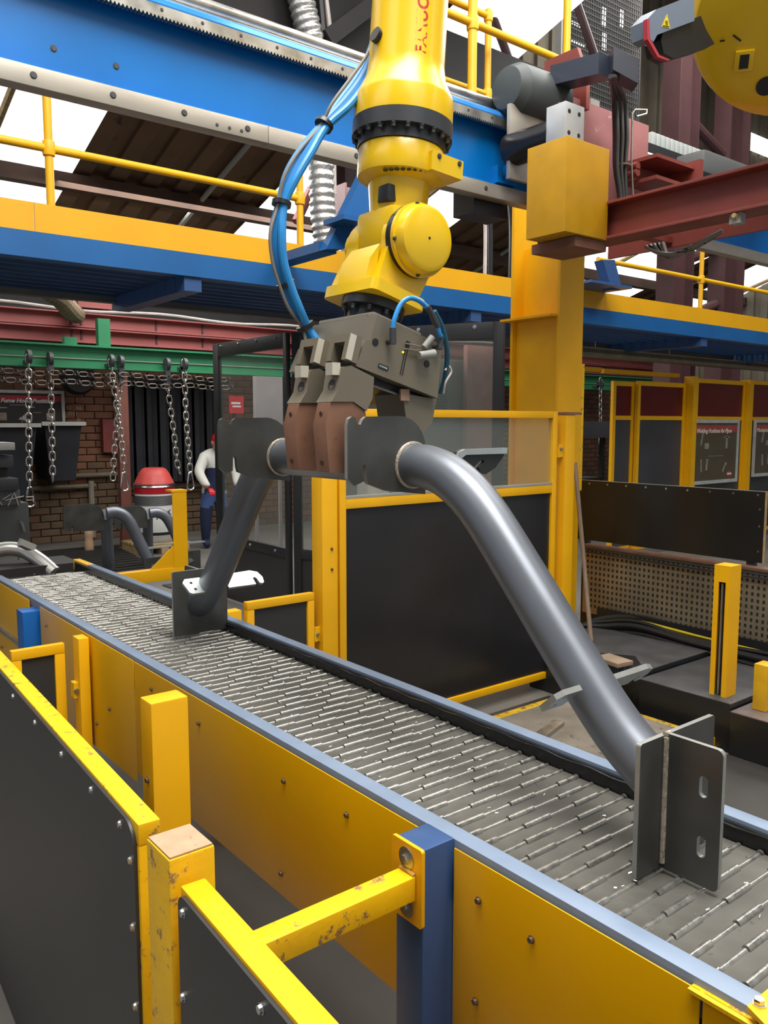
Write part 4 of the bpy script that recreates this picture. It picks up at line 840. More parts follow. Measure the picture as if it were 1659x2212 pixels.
# ================================================================== tubular frame held over the conveyor
tf = thing('tubular_frame', 'grey steel tubular frame with bent legs held by the gripper over the conveyor', 'steel part', (1.36, 1.94, 0.815))
RT_ = 0.055; ZA = 1.545; YN, YF = 1.62, 2.27; XT = 1.374
def leg_path(xa, xb, mir):
    """out of the plate, long bend down, straight, then easing out at the end bracket"""
    yz = [(1.614, 1.545), (1.55, 1.541), (1.468, 1.516), (1.37, 1.450), (1.23, 1.300), (1.10, 1.156), (1.0, 1.050), (0.93, 0.992), (0.85, 0.942), (0.77, 0.905)]
    pts = []
    for y_, z_ in yz:
        f_ = (1.614 - y_) / 0.765; pts.append((xa + (xb - xa) * f_, (2 * mir - y_) if mir else y_, z_))
    return smooth_path(pts, 5)
LN = leg_path(1.374, 1.388, None); LF = leg_path(1.385, 1.44, 1.9265)
def cut(bm, co, no):
    bmesh.ops.bisect_plane(bm, geom=bm.verts[:] + bm.edges[:] + bm.faces[:], plane_co=co, plane_no=no, clear_outer=True); return bm
obj('near_leg', cut(tube(B(), LN, RT_, 40), (0, 0.8472, 0), (0, -1, 0)), TUBE, tf, smooth=60); obj('far_leg', cut(tube(B(), LF, RT_, 32), (0, 3.0025, 0), (0, 1, 0)), TUBE, tf, smooth=60)
obj('cross_tube', cyl(B(), (XT, YN + 0.007, ZA), (1.385, YF - 0.007, ZA), RT_, n=32), TUBE, tf)
def ring(y, x, r, nm='weld'): 
    pts = [(x + r * math.cos(t), y, ZA + r * math.sin(t)) for t in [2 * math.pi * k / 40 for k in range(41)]]
    obj(nm, tube(B(), pts, 0.0055, 8, caps=False), WELD, tf)
ring(YN - 0.008, XT, 0.056); ring(YF - 0.008, 1.383, 0.056); ring(YF + 0.008, 1.385, 0.056)
def hook_plate(X0, y, zt=1.668):
    L = X0; o = [(L, zt - 0.022), (L + 0.004, zt - 0.006), (L + 0.014, zt), (L + 0.024, zt - 0.002), (L + 0.030, zt - 0.018), (L + 0.040, zt - 0.020), (L + 0.046, zt - 0.008), (L + 0.056, zt), (L + 0.165, zt + 0.002)]
    for a in range(80, -1, -16): o.append((L + 0.165 + 0.085 * math.cos(math.radians(a)), zt - 0.083 + 0.085 * math.sin(math.radians(a))))
    o += [(L + 0.250, zt - 0.20), (L + 0.12, zt - 0.185), (L + 0.062, zt - 0.165), (L + 0.058, zt - 0.150), (L + 0.056, zt - 0.118), (L + 0.046, zt - 0.118), (L + 0.044, zt - 0.160), (L + 0.020, zt - 0.168), (L, zt - 0.15)]
    bm = B(); prism(bm, o, 'y', y - 0.006, y + 0.006); return bm
pn = obj('end_plate', hook_plate(1.167, YN), PLATE, tf, smooth=20); obj('end_plate', hook_plate(1.160, YF), PLATE, tf, smooth=20)
def edge_faces(o, n_):
    """the cut rim of a plate is brighter than its scaled faces"""
    o.data.materials.append(CUTE)
    for p in o.data.polygons:
        if abs(p.normal.dot(n_)) < 0.5: p.material_index = 1
edge_faces(pn, Vector((0, 1, 0)))
def plate2d(loops, th, M, m, name, parent):
    """flat plate with holes: first loop is the outline, the others are holes; M maps (u, v, w) into the place"""
    c = bpy.data.curves.new('plate', 'CURVE'); c.dimensions = '2D'; c.fill_mode = 'BOTH'; c.extrude = th / 2
    for lp_ in loops:
        s = c.splines.new('POLY'); s.points.add(len(lp_) - 1); s.use_cyclic_u = True
        for q, (u_, v_) in zip(s.points, lp_): q.co = (u_, v_, 0, 1)
    o = bpy.data.objects.new('plate', c); COL.objects.link(o)
    me = bpy.data.meshes.new_from_object(o.evaluated_get(bpy.context.evaluated_depsgraph_get())); bm = B(); bm.from_mesh(me)
    bpy.data.objects.remove(o); bpy.data.curves.remove(c); bpy.data.meshes.remove(me)
    bmesh.ops.remove_doubles(bm, verts=bm.verts, dist=1e-6)
    for v in bm.verts: v.co = M @ v.co
    o = obj(name, bm, m, parent, smooth=20); edge_faces(o, M.to_3x3() @ Vector((0, 0, 1))); return o
def slot(cx, cy, w_, h_, n=8):
    r = w_ / 2; pts = []
    for k in range(n + 1): a = math.pi * k / n; pts.append((cx + r * math.cos(a), cy + h_ / 2 - r + r * math.sin(a)))
    for k in range(n + 1): a = math.pi + math.pi * k / n; pts.append((cx + r * math.cos(a), cy - h_ / 2 + r + r * math.sin(a)))
    return pts
MYZ = lambda x: Matrix(((0, 0, 1, x), (1, 0, 0, 0), (0, 1, 0, 0), (0, 0, 0, 1)))      # (u, v) -> (y, z)
MXZ = lambda y: Matrix(((1, 0, 0, 0), (0, 0, -1, y), (0, 1, 0, 0), (0, 0, 0, 1)))     # (u, v) -> (x, z)
zb = ZB + 0.004; zt_ = zb + 0.258
# near end: back plate across, slotted plate towards the viewer
bp = plate2d([rounded(1.255, 1.505, zb, zt_, 0.006)], 0.010, MXZ(0.842), PLATE, 'end_bracket', tf)
sl = plate2d([rounded(0.722, 0.8365, zb - 0.002, zt_ + 0.004, 0.012, corners=(0, 1, 1, 0)), slot(0.757, zb + 0.185, 0.017, 0.040), slot(0.757, zb + 0.072, 0.017, 0.040)], 0.010, MYZ(1.338), PLATE, 'slotted_plate', tf)
obj('fillet_weld', tube(B(), [(1.331, 0.834, zb + 0.01), (1.331, 0.834, zt_ - 0.003)], 0.006, 8), WELD, tf); obj('fillet_weld', tube(B(), [(1.331, 0.8365, zt_ + 0.001), (1.345, 0.8365, zt_ + 0.001)], 0.006, 8), WELD, tf)
# far end bracket
plate2d([rounded(1.325, 1.56, zb, zt_, 0.006)], 0.010, MXZ(3.008), PLATE, 'end_bracket', tf)
plate2d([rounded(3.014, 3.13, zb, zt_, 0.012)], 0.010, MYZ(1.44), PLATE, 'slotted_plate', tf)
# cross tabs through the lower legs
def tab(p, s, xl, xr, loopsL, loopsR, mL, mR):
    ang = math.radians(47.5); a_ = Vector((0, s * math.cos(ang), -math.sin(ang))); n_ = Vector((0, s * math.sin(ang), math.cos(ang)))
    M = Matrix(((1, n_.x, a_.x, p[0]), (0, n_.y, a_.y, p[1]), (0, n_.z, a_.z, p[2]), (0, 0, 0, 1)))
    plate2d(loopsL, 0.012, M, mL, 'cross_tab', tf); plate2d(loopsR, 0.012, M, mR, 'hooked_tab', tf)
circ = lambda x_, y_, r: [(x_ + r * math.cos(t), y_ + r * math.sin(t)) for t in [2 * math.pi * k / 12 for k in range(12)]]
hook = [(0.05, -0.03), (0.05, 0.035), (0.17, 0.04), (0.20, 0.028), (0.212, 0.0), (0.208, -0.025), (0.198, -0.03), (0.188, -0.025), (0.184, -0.003), (0.176, 0.006), (0.168, 0.0), (0.170, -0.03)]
pN = Vector((1.366, 1.045, 1.099)); pF = Vector((1.428, 2 * 1.9265 - 0.985, 1.035))
tab((1.366, pN.y, pN.z), -1, 0, 0, [[(-0.118, -0.03), (-0.11, -0.034), (-0.05, -0.034), (-0.05, 0.034), (-0.104, 0.034), (-0.118, 0.02)], circ(-0.094, 0.015, 0.006), circ(-0.094, -0.015, 0.006)], [hook], EDGE, EDGE)
tab((1.435, pF.y, pF.z), 1, 0, 0, [[(-0.112, -0.03), (-0.10, -0.036), (-0.05, -0.036), (-0.05, 0.036), (-0.112, 0.036), (-0.125, 0.02)], circ(-0.092, 0.015, 0.006), circ(-0.085, -0.016, 0.006)], [hook], EDGE, EDGE)
# upper hook plate on the far side of the near leg
hk = [at(*p, 'y', 1.50) for p in ((975, 992), (983, 976), (995, 970), (1087, 967), (1083, 985), (1066, 1010), (1045, 1024), (1032, 1022), (1030, 1010), (1042, 996), (1036, 993), (1020, 1008), (1008, 1020), (985, 1010))]
bm = B(); prism(bm, [(q.x, q.z) for q in hk], 'y', 1.492, 1.503); obj('upper_hook_plate', bm, mat('dark_scale_plate', (58, 62, 60), 0.4, 0.5), tf, smooth=20)
bm = B(); prism(bm, [(hk[0].x, hk[0].z), (hk[1].x, hk[1].z), (hk[2].x, hk[2].z), (hk[3].x, hk[3].z), (hk[3].x - 0.002, hk[3].z - 0.015), (hk[2].x + 0.004, hk[2].z - 0.014), (hk[1].x + 0.008, hk[1].z - 0.016)], 'y', 1.484, 1.4915); obj('cut_edge', bm, EDGE, tf, smooth=20)
# ================================================================== back of the hall, left
pk = thing('crane_runway', 'faded red crane runway of two stacked beams along the brick wall', 'beam', (6, 10.5, 2.64))
for z0, z1 in ((2.84, 3.02), (2.65, 2.83)):
    b_ = part('beam_web', PINK, pk, (-2, 16, 10.55, 10.6, z0, z1)); part('flange', PINK, b_, (-2, 16, 10.44, 10.6, z0, z0 + 0.016)); part('flange', PINK, b_, (-2, 16, 10.44, 10.6, z1 - 0.016, z1))
for p in (157, 178, 340, 440): v = at(p, 700, 'y', 10.5); part('cable_strap', MAR, pk, (v.x - 0.01, v.x + 0.01, 10.535, 10.549, 2.70, 3.0))
pts = [(x_, 10.44, 3.06 + 0.02 * math.sin(x_ * 3.1)) for x_ in [-1 + 0.25 * k for k in range(48)]]
tag(obj('trailing_cable', tube(B(), pts, 0.018, 6), CABW), 'pale cable lying along the top of the crane runway', 'cable')
tag(part('dark_box', DARK, None, (-2, 16, 10.9, 11.5, 2.95, 3.3)), 'long dark box above the crane runway under the eaves', 'beam')  # plain dark box filling the band under the eaves
v = at(195, 655, 'y', 10.6); tag(part('junction_box', PINK, None, (v.x - 0.2, v.x + 0.22, 10.45, 10.7, 3.085, 3.2)), 'small faded red box on top of the crane runway', 'box')
D = smooth_path([at(60, 590, 'y', 9.0), at(75, 600, 'y', 9.0), at(100, 625, 'y', 9.0), at(130, 645, 'y', 9.1), at(150, 668, 'y', 9.4), at(165, 680, 'y', 10.42)], 16)
tag(obj('ribbed_hose', tube(B(), D, [0.10 * (1.06 if i % 3 else 0.92) for i in range(len(D))], 14), mat('dusty_hose', (120, 106, 84), 0.7), smooth=0), 'dusty brown ribbed hose below the walkway at the left', 'hose')
gn = thing('chain_hoist_beam', 'green I-beam with trolleys carrying the hanging chains', 'beam', (4, 9.5, 2.28))
part('web', GRN, gn, (-2, 15, 9.5, 9.52, 2.29, 2.51)); part('top_flange', GRN, gn, (-2, 15, 9.42, 9.6, 2.51, 2.53)); part('bottom_flange', GRN, gn, (-2, 15, 9.42, 9.6, 2.27, 2.29)); part('mid_lip', GREYL, gn, (-2, 15, 9.485, 9.499, 2.375, 2.385))
for p in (152, 225): v = at(p, 740, 'y', 9.55); part('hanger', GRN, gn, (v.x - 0.07, v.x + 0.07, 9.53, 9.62, 2.53, 2.85 if p > 200 else 2.62))
# one chain link, shared
def link_mesh(L, W, r, m):
    pts = []
    for k in range(6): a = math.pi * k / 5; pts.append((W * math.cos(a), 0, L / 2 - W + W * math.sin(a)))
    for k in range(6): a = math.pi + math.pi * k / 5; pts.append((W * math.cos(a), 0, -L / 2 + W + W * math.sin(a)))
    bm = B(); tube(bm, pts + [pts[0]], r, 5, caps=False); return mesh_of(bm, m, 60)
CHM = mat('chain_steel', (170, 166, 158), 0.35, 0.8, var=0.1)
LINK = link_mesh(0.105, 0.028, 0.0078, CHM); LINKD = link_mesh(0.10, 0.024, 0.0075, mat('dirty_chain_steel', (92, 86, 80), 0.5, 0.6))
def hang(label, pts, Y, hook=None, tro=True):
    P_ = [at(*p, 'y', Y) for p in pts]; t = thing('hanging_chain', label, 'chain', P_[-1], 'chains hung from the green beam')
    d = []; acc = 0.0; step = 0.078; i = 0; pos = Vector(P_[0])
    path = smooth_path(P_, 12); prev = path[0]; need = 0.0; k = 0
    for q in path[1:]:
        seg = (q - prev).length
        while seg > 0 and acc + seg >= need:
            f = (need - acc) / seg; c = prev + (q - prev) * f; dirv = (q - prev).normalized()
            e = Vector((0, 0, 1)).rotation_difference(dirv).to_matrix().to_4x4() @ Matrix.Rotation(math.radians(10 + 90 * (k % 2)), 4, 'Z')
            o = inst('link', LINK, c, t); o.rotation_euler = e.to_euler(); need += step; k += 1
        acc += seg; prev = q
    if tro:
        c = P_[0]; bm = B(); cyl(bm, (c.x - 0.02, Y, 2.36), (c.x + 0.02, Y, 2.36), 0.075, n=14); box(bm, c.x - 0.03, c.x + 0.03, Y - 0.03, Y + 0.03, c.z, 2.33); box(bm, c.x - 0.02, c.x + 0.02, Y, 9.46, 2.2905, 2.33); obj('trolley', bm, DGR, t)
    if hook:
        c = P_[-1]; W = 0.045; L = 0.17
        pp = [(c.x + W * 0.5 * math.cos(a), Y, c.z - 0.03 + 0.03 * math.sin(a)) for a in [math.pi * k / 5 for k in range(6)]] + [(c.x + W * math.cos(a), Y, c.z - L + W * math.sin(a)) for a in [math.pi + math.pi * k / 6 for k in range(7)]]
        obj('snap_hook', tube(B(), pp + [pp[0]], 0.012, 6, caps=False), STLB, t)
    return t
hang('long chain at the far left ending in a steel snap hook', [(62, 775), (62, 900), (64, 1052)], 9.3, True)
hang('shorter chain second from the left in front of the black bin', [(109, 800), (112, 920), (114, 1040)], 9.4)
hang('chain crossing to the right in front of the red brown post', [(240, 785), (250, 860), (262, 940), (268, 1020)], 9.3, True)
hang('chain crossing to the left in front of the red brown post', [(262, 825), (254, 900), (246, 990), (244, 1035)], 9.4)
hang('slanting chain to the left of the last one, before the black curtain', [(362, 835), (375, 930), (383, 1000), (390, 1025)], 9.4)
hang('rightmost left-hand chain hanging beside the bending person', [(398, 785), (402, 900), (409, 985), (411, 1020)], 9.3, True)
hang('single chain hanging beyond the big yellow column', [(1297, 822), (1297, 900), (1296, 960)], 9.3, True)
for y_, zo, lb in ((9.36, 2.20, 'upper loose chain running along under the green beam'), (9.30, 2.10, 'lower loose chain running along under the green beam')):
    t = thing('festoon_chain', lb, 'chain', (3.6, y_, zo)); x_ = 1.9; k = 0
    while x_ < 4.95:
        o = inst('link', LINKD, (x_, y_, zo + 0.012 * math.sin(x_ * 9)), t); o.rotation_euler = (math.radians(90 * (k % 2)), math.radians(90), 0); x_ += 0.078; k += 1
# framed chart with lettering
ps = thing('wall_chart', 'framed black chart headed Fume Hood Positions on the brick wall', 'poster', (2.9, 11.72, 1.5))
R_ = at(139, 850, 'y', 11.7).x
part('board', mat('chart_black', (44, 40, 38), 0.4, var=0.1), ps, (1.9, R_ - 0.04, 11.72, 11.735, 1.30, 2.06)); part('frame', mat('pale_frame', (196, 196, 190), 0.4, 0.2), ps, (1.9, R_, 11.70, 11.74, 2.06, 2.10), (R_ - 0.04, R_, 11.70, 11.74, 1.30, 2.0599)); part('red_band', mat('chart_red', (170, 40, 56), 0.5), ps, (1.9, R_ - 0.05, 11.712, 11.719, 1.95, 2.03))
TT = Matrix.Translation((2.84, 11.705, 1.935)) @ Matrix.Rotation(math.radians(90), 4, 'X')
obj('heading', text_bm('Fume Hood Positions', 0.078, TT, 0.001, True, 0.3), WHT, ps)
bm = B()
for x_, z_, w_, h_ in ((2.72, 1.86, 0.2, 0.012), (3.15, 1.87, 0.12, 0.012), (2.95, 1.90, 0.2, 0.006), (3.25, 1.80, 0.1, 0.008), (2.6, 1.62, 0.5, 0.005), (3.1, 1.55, 0.006, 0.2)): box(bm, x_, x_ + w_, 11.712, 11.719, z_, z_ + h_)
obj('text_lines', bm, mat('chart_text', (170, 150, 144), 0.5), ps)
for i, x_ in enumerate((2.80, 3.08, 3.42)):
    bm = B()
    if i == 1: prism(bm, [(x_, 1.74), (x_ + 0.14, 1.71), (x_ + 0.12, 1.69), (x_ - 0.02, 1.71)], 'y', 11.712, 11.719); prism(bm, [(x_ + 0.01, 1.74), (x_ + 0.09, 1.80), (x_ + 0.10, 1.78), (x_ + 0.05, 1.73)], 'y', 11.712, 11.719)
    else: box(bm, x_, x_ + 0.11, 11.712, 11.719, 1.70, 1.80)
    obj('picture', bm, mat('chart_picture%d' % i, ((150, 130, 120), (200, 198, 196), (170, 150, 140))[i], 0.5, var=0.4, scale=20), ps)
part('red_text_line', MATS['chart_red'], ps, (2.84, 3.05, 11.712, 11.719, 1.575, 1.592), (2.86, 3.02, 11.712, 11.719, 1.545, 1.560))
# chalk figures on the bricks
for s, px_, py_, sz in (('17', 158, 868, 0.06), ('62', 143, 884, 0.07), ('/66', 163, 885, 0.07), ('3551', 145, 897, 0.075), ('30', 165, 910, 0.06)):
    v = at(px_, py_, 'y', WY - 0.03); o = obj('chalk_figures', text_bm(s, sz, Matrix.Translation((v.x, WY - 0.031, v.z)) @ Matrix.Rotation(math.radians(90), 4, 'X'), 0.0005), mat('chalk', (196, 170, 150), 0.9), wall)
# black open bins stacked at the left
def bin_(label, x0, x1, y0, y1, zb_, zt_, ins):
    t = thing('tapered_bin', label, 'bin', ((x0 + x1) / 2, (y0 + y1) / 2, zb_), 'black bins by the brick wall')
    bm = B(); a = [(x0 + ins, y0 + ins), (x1 - ins, y0 + ins), (x1 - ins, y1 - 0.02), (x0 + ins, y1 - 0.02)]; b = [(x0, y0), (x1, y0), (x1, y1), (x0, y1)]
    va = [bm.verts.new((*p, zb_)) for p in a]; vb = [bm.verts.new((*p, zt_)) for p in b]; bm.faces.new(va[::-1])
    for i in range(4): bm.faces.new((va[i], va[(i + 1) % 4], vb[(i + 1) % 4], vb[i]))
    bmesh.ops.solidify(bm, geom=bm.faces[:], thickness=0.02); obj('tub', bm, CURT, t)
    part('rim', GREYL, t, (x0 - 0.04, x1 + 0.04, y0 - 0.05, y0, zt_ - 0.03, zt_ + 0.02)); part('wall_bracket', DARK, t, (x0 + 0.1, x1 - 0.1, y1 + 0.0005, WY - 0.035, zt_ - 0.25, zt_ - 0.15)); return t
bin_('wide black tapered bin, left of the pair below the chart', 1.6, 3.06, 10.9, 11.6, 0.72, 1.64, 0.10)
bin_('black tapered bin with pale rim, right of the pair below the chart', 3.15, 3.62, 10.9, 11.6, 0.92, 1.66, 0.08)
# weld curtain: strips
wc = thing('weld_curtain', 'black welding curtain of overlapping strips against the brick wall', 'curtain', (5.15, 11.5, 0.8))
xa, xb = at(276, 900, 'y', 11.5).x, at(480, 900, 'y', 11.5).x; n = 8
for i in range(n):
    x0 = xa + (xb - xa) * i / n; wd = (xb - xa) / n + 0.015
    bm = B(); K = 5; rows = [[bm.verts.new((x0 + wd * k / K, 11.5 + 0.02 * (i % 2) + 0.03 * math.sin(math.pi * k / K), z_)) for k in range(K + 1)] for z_ in (0.80, 2.25)]
    for k in range(K): bm.faces.new((rows[0][k], rows[0][k + 1], rows[1][k + 1], rows[1][k]))
    bmesh.ops.solidify(bm, geom=bm.faces[:], thickness=0.004); obj('strip', bm, CURT, wc)
part('curtain_rail', DARK, wc, (xa - 0.1, xb + 0.1, 11.45, 11.5, 2.25, 2.31)); part('rail_bracket', DARK, wc, (xa, xa + 0.05, 11.5, WY, 2.26, 2.30), (xb - 0.05, xb, 11.5, WY, 2.26, 2.30))
a_ = at(171, 815, 'y', 11.3); tag(obj('fan_housing', lathe(B(), [(0, 0.05), (0.02, 0.2), (0.12, 0.24), (0.2, 0.2)], (a_.x, 11.25, a_.z), (0, 1, 0), 20) if False else lathe(B(), [(0, 0.05), (0.02, 0.2), (0.12, 0.24), (0.2, 0.2), (0.22, 0.05), (0.54, 0.05)], (a_.x, 11.25, a_.z), (0, 1, 0), 20), DARK), 'dark round lamp shade above the wall chart', 'lamp')
# red brown post and wall pipes
a_ = at(264, 900, 'y', 10.9); rp_ = thing('steel_post', 'red brown steel post in front of the brick wall', 'post', (a_.x, 10.9, 0)); part('shaft', mat('red_brown_post', (120, 72, 62), 0.6, var=0.15), rp_, (a_.x - 0.07, a_.x + 0.07, 10.85, 10.95, 0.01, 2.4)); part('base', MAR, rp_, (a_.x - 0.12, a_.x + 0.12, 10.8, 11.0, 0, 0.01))
a_ = at(235, 940, 'y', WY); tag(part('electrical_box', mat('dull_red_box', (128, 60, 54), 0.6), None, (a_.x - 0.13, a_.x + 0.13, WY - 0.14, WY - 0.03, 1.25, 1.72)), 'dull red electrical box on the brick wall', 'electrical box')
for i, (z_, x0, x1) in enumerate(((0.93, 3.4, 4.4), (0.78, 3.1, 4.05), (0.72, 4.5, 5.9))):
    tag(obj('wall_pipe', cyl(B(), (x0, WY - 0.08, z_), (x1, WY - 0.08, z_), 0.035, n=10), mat('grimy_pipe', (110, 98, 80), 0.6)), ('upper grimy pipe running along the brick wall left of the post', 'lower grimy pipe running along the brick wall left of the post', 'grimy pipe running along the brick wall under the curtain')[i], 'pipe')
a_ = at(192, 1060, 'y', WY); tag(obj('wall_pipe', tube(B(), smooth_path([(a_.x, WY - 0.1, 0.85), (a_.x, WY - 0.1, 0.5), (a_.x, WY - 0.1, 0.05)], 4), 0.04, 10), mat('pale_pipe', (140, 132, 120), 0.6)), 'pale vertical pipe running down the brick wall', 'pipe')
# machine at the left edge
mc_ = thing('welding_machine', 'dark grey machine with lever and chalk mark at the left edge', 'machine', (2.2, 8.2, 0))
def mbox(nm, px0, py0, px1, py1, y, dep, m, bev=0.01):
    a = at(px0, py0, 'y', y); b = at(px1, py1, 'y', y); return part(nm, m, mc_, (a.x, b.x, y, y + dep, b.z, a.z), bev=bev)
mb = mbox('cabinet', -60, 1092, 66, 1182, 8.0, 0.7, GREY); mbox('mark_plate', -60, 1062, 45, 1090, 7.95, 0.5, GREY); mbox('upper_head', -60, 957, 33, 972, 7.9, 0.4, GREYL, 0.004); mbox('ram', -60, 985, 30, 1010, 8.0, 0.3, DGR); mbox('column', -60, 1010, 20, 1060, 8.1, 0.4, BLK2); mbox('drive', -60, 1036, 42, 1060, 7.9, 0.4, DGR, 0.02)
a = at(60, 1185, 'y', 8.0); bm = B(); prism(bm, [(a.x - 0.25, 0.0), (a.x, 0.0), (a.x, a.z), (a.x - 0.04, a.z)], 'y', 8.0, 8.05); obj('foot_gusset', bm, GREYL, mc_)
part('base', DARK, mc_, (0.9, a.x - 0.26, 8.0, 8.6, 0, a.z))
v = at(47, 1130, 'y', 7.98); obj('lever', tube(B(), [v + Vector((0.02, 0, -0.08)), v, v + Vector((-0.03, -0.02, 0.02))], 0.014, 8), STL, mb)
v = at(22, 1078, 'y', 7.94); TT = Matrix.Translation((v.x - 0.12, 7.944, v.z - 0.04)) @ Matrix.Rotation(math.radians(90), 4, 'X')
bm = B()
for p, q in (((0.10, -0.02), (0.16, 0.10)), ((0.16, 0.10), (0.19, -0.02)), ((0.08, 0.03), (0.24, 0.06)), ((0.06, 0.04), (0.14, 0.09)), ((0.0, 0.08), (0.05, -0.01)), ((0.26, 0.05), (0.32, 0.05)), ((0.26, 0.02), (0.32, 0.02)), ((0.32, 0.0), (0.32, 0.06))):
    tube(bm, [TT @ Vector((*p, 0)), TT @ Vector((*q, 0))], 0.004, 5)
obj('chalk_mark', bm, mat('white_chalk', (220, 216, 206), 0.8), mb)
# steel floor mat
a = [at(*p, 'z', 0.0) for p in ((105, 1176), (130, 1170), (205, 1212), (115, 1230))]
fm = thing('floor_grating', 'dark ribbed floor grating beyond the end of the conveyor', 'grating', (3.3, 9.8, 0))
for i in range(14): 
    y_ = 8.7 + i * 0.17; part('bar', DARK, fm, (2.6 + (y_ - 8.7) * 0.18, 3.75 + (y_ - 8.7) * 0.12, y_, y_ + 0.11, 0.0, 0.02))
# curved bright tube beyond the belt end
st = thing('bent_tube', 'bright bare bent steel tube with small bracket at the left end of the belt', 'steel part', at(50, 1200, 'y', 5.55))
D = smooth_path([at(-40, 1200, 'y', 5.7), at(10, 1186, 'y', 5.65), at(50, 1190, 'y', 5.6), at(85, 1210, 'y', 5.5), at(118, 1238, 'y', 5.4)], 6); obj('tube', tube(B(), D, 0.047, 20), mat('bright_raw_tube', (196, 194, 190), 0.3, 0.8, var=0.08), st)
v = at(52, 1188, 'y', 5.55); obj('bracket', box(B(), -0.05, 0.05, -0.03, 0.03, 0.02, 0.06, T=Matrix.Translation(v) @ Matrix.Rotation(0.5, 4, 'Y')), GREYL, st)
part('rest', DARK, st, (0.9, 1.75, 5.4, 5.75, 0.0, at(50, 1215, 'y', 5.55).z - 0.01))
# two more frames standing on the floor at the back
def small_frame(label, X, Y, s, lean, grp):
    t = thing('tubular_frame', label, 'steel part', (X, Y, 0), grp)
    q = smooth_path([(X, Y, 0.68 * s), (X + 0.10 * s, Y - 0.02, 0.68 * s), (X + 0.20 * s, Y - 0.05, 0.60 * s), (X + 0.30 * s, Y - 0.12, 0.34 * s), (X + 0.40 * s, Y - 0.2, 0.07)], 6); obj('leg', tube(B(), q, 0.06 * s, 18), TUBE, t)
    q = smooth_path([(X + 0.01, Y + 0.08, 0.66 * s), (X + 0.06 * s, Y + 0.2, 0.58 * s), (X + 0.12 * s, Y + 0.35, 0.06)], 6); obj('leg', tube(B(), q, 0.06 * s, 14), TUBE, t)
    obj('end_plate', hook_plate2(X - 0.42 * s, Y + 0.03, 0.78 * s, 1.6 * s), PLATE, t, smooth=20)
    part('end_bracket', PLATE, t, (X + 0.28 * s, X + 0.52 * s, Y - 0.24, Y - 0.225, 0.0, 0.22 * s)); part('cross_tab', EDGE, t, (X + 0.32 * s, X + 0.62 * s, Y - 0.18, Y - 0.12, 0.30 * s, 0.315 * s)); return t
def hook_plate2(L, y, zt, k):
    o = [(0, -.02), (.01, 0), (.165, .002)] + [(.165 + .085 * math.cos(math.radians(a)), -.083 + .085 * math.sin(math.radians(a))) for a in range(80, -1, -20)] + [(.25, -.17), (.06, -.165), (.056, -.118), (.046, -.118), (.044, -.16), (0, -.15)]
    bm = B(); prism(bm, [(L + u_ * k, zt + v_ * k) for u_, v_ in o], 'y', y - 0.01, y + 0.01); return bm
v = at(232, 1150, 'y', 8.6)
small_frame('grey tubular frame standing on the floor beside the orange bottle', v.x, 8.6, 1.05, 0, 'spare tubular frames on the floor')
v = at(330, 1150, 'y', 8.9)
small_frame('grey tubular frame standing on the floor in front of the vacuum cleaner', v.x - 0.03, 8.9, 0.95, 0, 'spare tubular frames on the floor')
for i, (p, w_) in enumerate((((318, 1225), 0.5), ((290, 1230), 0.3))):
    v = at(*p, 'z', 0.12); tag(obj('scrap_plate', box(B(), -w_ / 2, w_ / 2, -0.1, 0.1, 0, 0.012, T=Matrix.Translation((v.x + 0.2, v.y - 0.8 * i - 0.6, 0.001)) @ Matrix.Rotation(0.7 * i, 4, 'Z')), PLATE), ('larger dark offcut plate on the floor behind the stop bracket', 'smaller dark offcut plate on the floor behind the stop bracket')[i], 'plate')
v = at(193, 1190, 'z', 0); b_ = thing('squeeze_bottle', 'pale plastic bottle with orange cap on the floor', 'bottle', (v.x, v.y, 0))
obj('bottle', lathe(B(), [(0, 0.05), (0.02, 0.06), (0.1, 0.058), (0.16, 0.05), (0.2, 0.058), (0.26, 0.055), (0.30, 0.035)], v, (0, 0, 1), 18), mat('cloudy_plastic', (196, 160, 128), 0.5), b_); obj('cap', lathe(B(), [(0.30, 0.05), (0.35, 0.05), (0.36, 0.03)], v, (0, 0, 1), 16), mat('orange_cap', (236, 110, 30), 0.5), b_)
# vacuum cleaner on its pallet
V = at(337, 1176, 'y', 10.2); V.z = 0.0
pt_ = thing('wooden_pallet', 'wooden pallet under the vacuum cleaner', 'pallet', (V.x, 10.2, 0))
for i in range(5): part('deck_board', WOOD, pt_, (V.x - 0.34, V.x + 0.34, 9.9 + i * 0.13, 10.0 + i * 0.13, 0.11, 0.135))
for i in range(3): part('block', WOOD, pt_, (V.x - 0.33 + i * 0.28, V.x - 0.23 + i * 0.28, 9.9, 10.52, 0, 0.1095))
vc = thing('fume_vacuum', 'round industrial vacuum cleaner with red domed top and white drum', 'vacuum cleaner', (V.x, 10.2, 0.135))
O = Vector((V.x, 10.2, 0.137)); z9 = 1.09 - 0.137; k = z9 / 1.0
obj('base_ring', lathe(B(), [(0, 0.24), (0.03, 0.25), (0.07, 0.24)], O, (0, 0, 1), 28), GREYL, vc)
dr = obj('drum', lathe(B(), [(0.0705, 0.235), (0.10, 0.25), (0.34 * k, 0.25), (0.66 * k, 0.25)], O, (0, 0, 1), 32), WHT, vc)
obj('black_trim', lathe(B(), [(0.098, 0.252), (0.135, 0.252)], O, (0, 0, 1), 32), BLK3, dr)
obj('grille', lathe(B(), sum([[(0.50 * k + 0.012 * i, 0.2515), (0.506 * k + 0.012 * i, 0.256)] for i in range(11)], []), O, (0, 0, 1), 28), GREY, dr)
obj('red_band', lathe(B(), [(0.66 * k, 0.256), (0.74 * k, 0.258)], O, (0, 0, 1), 32), REDC, vc)
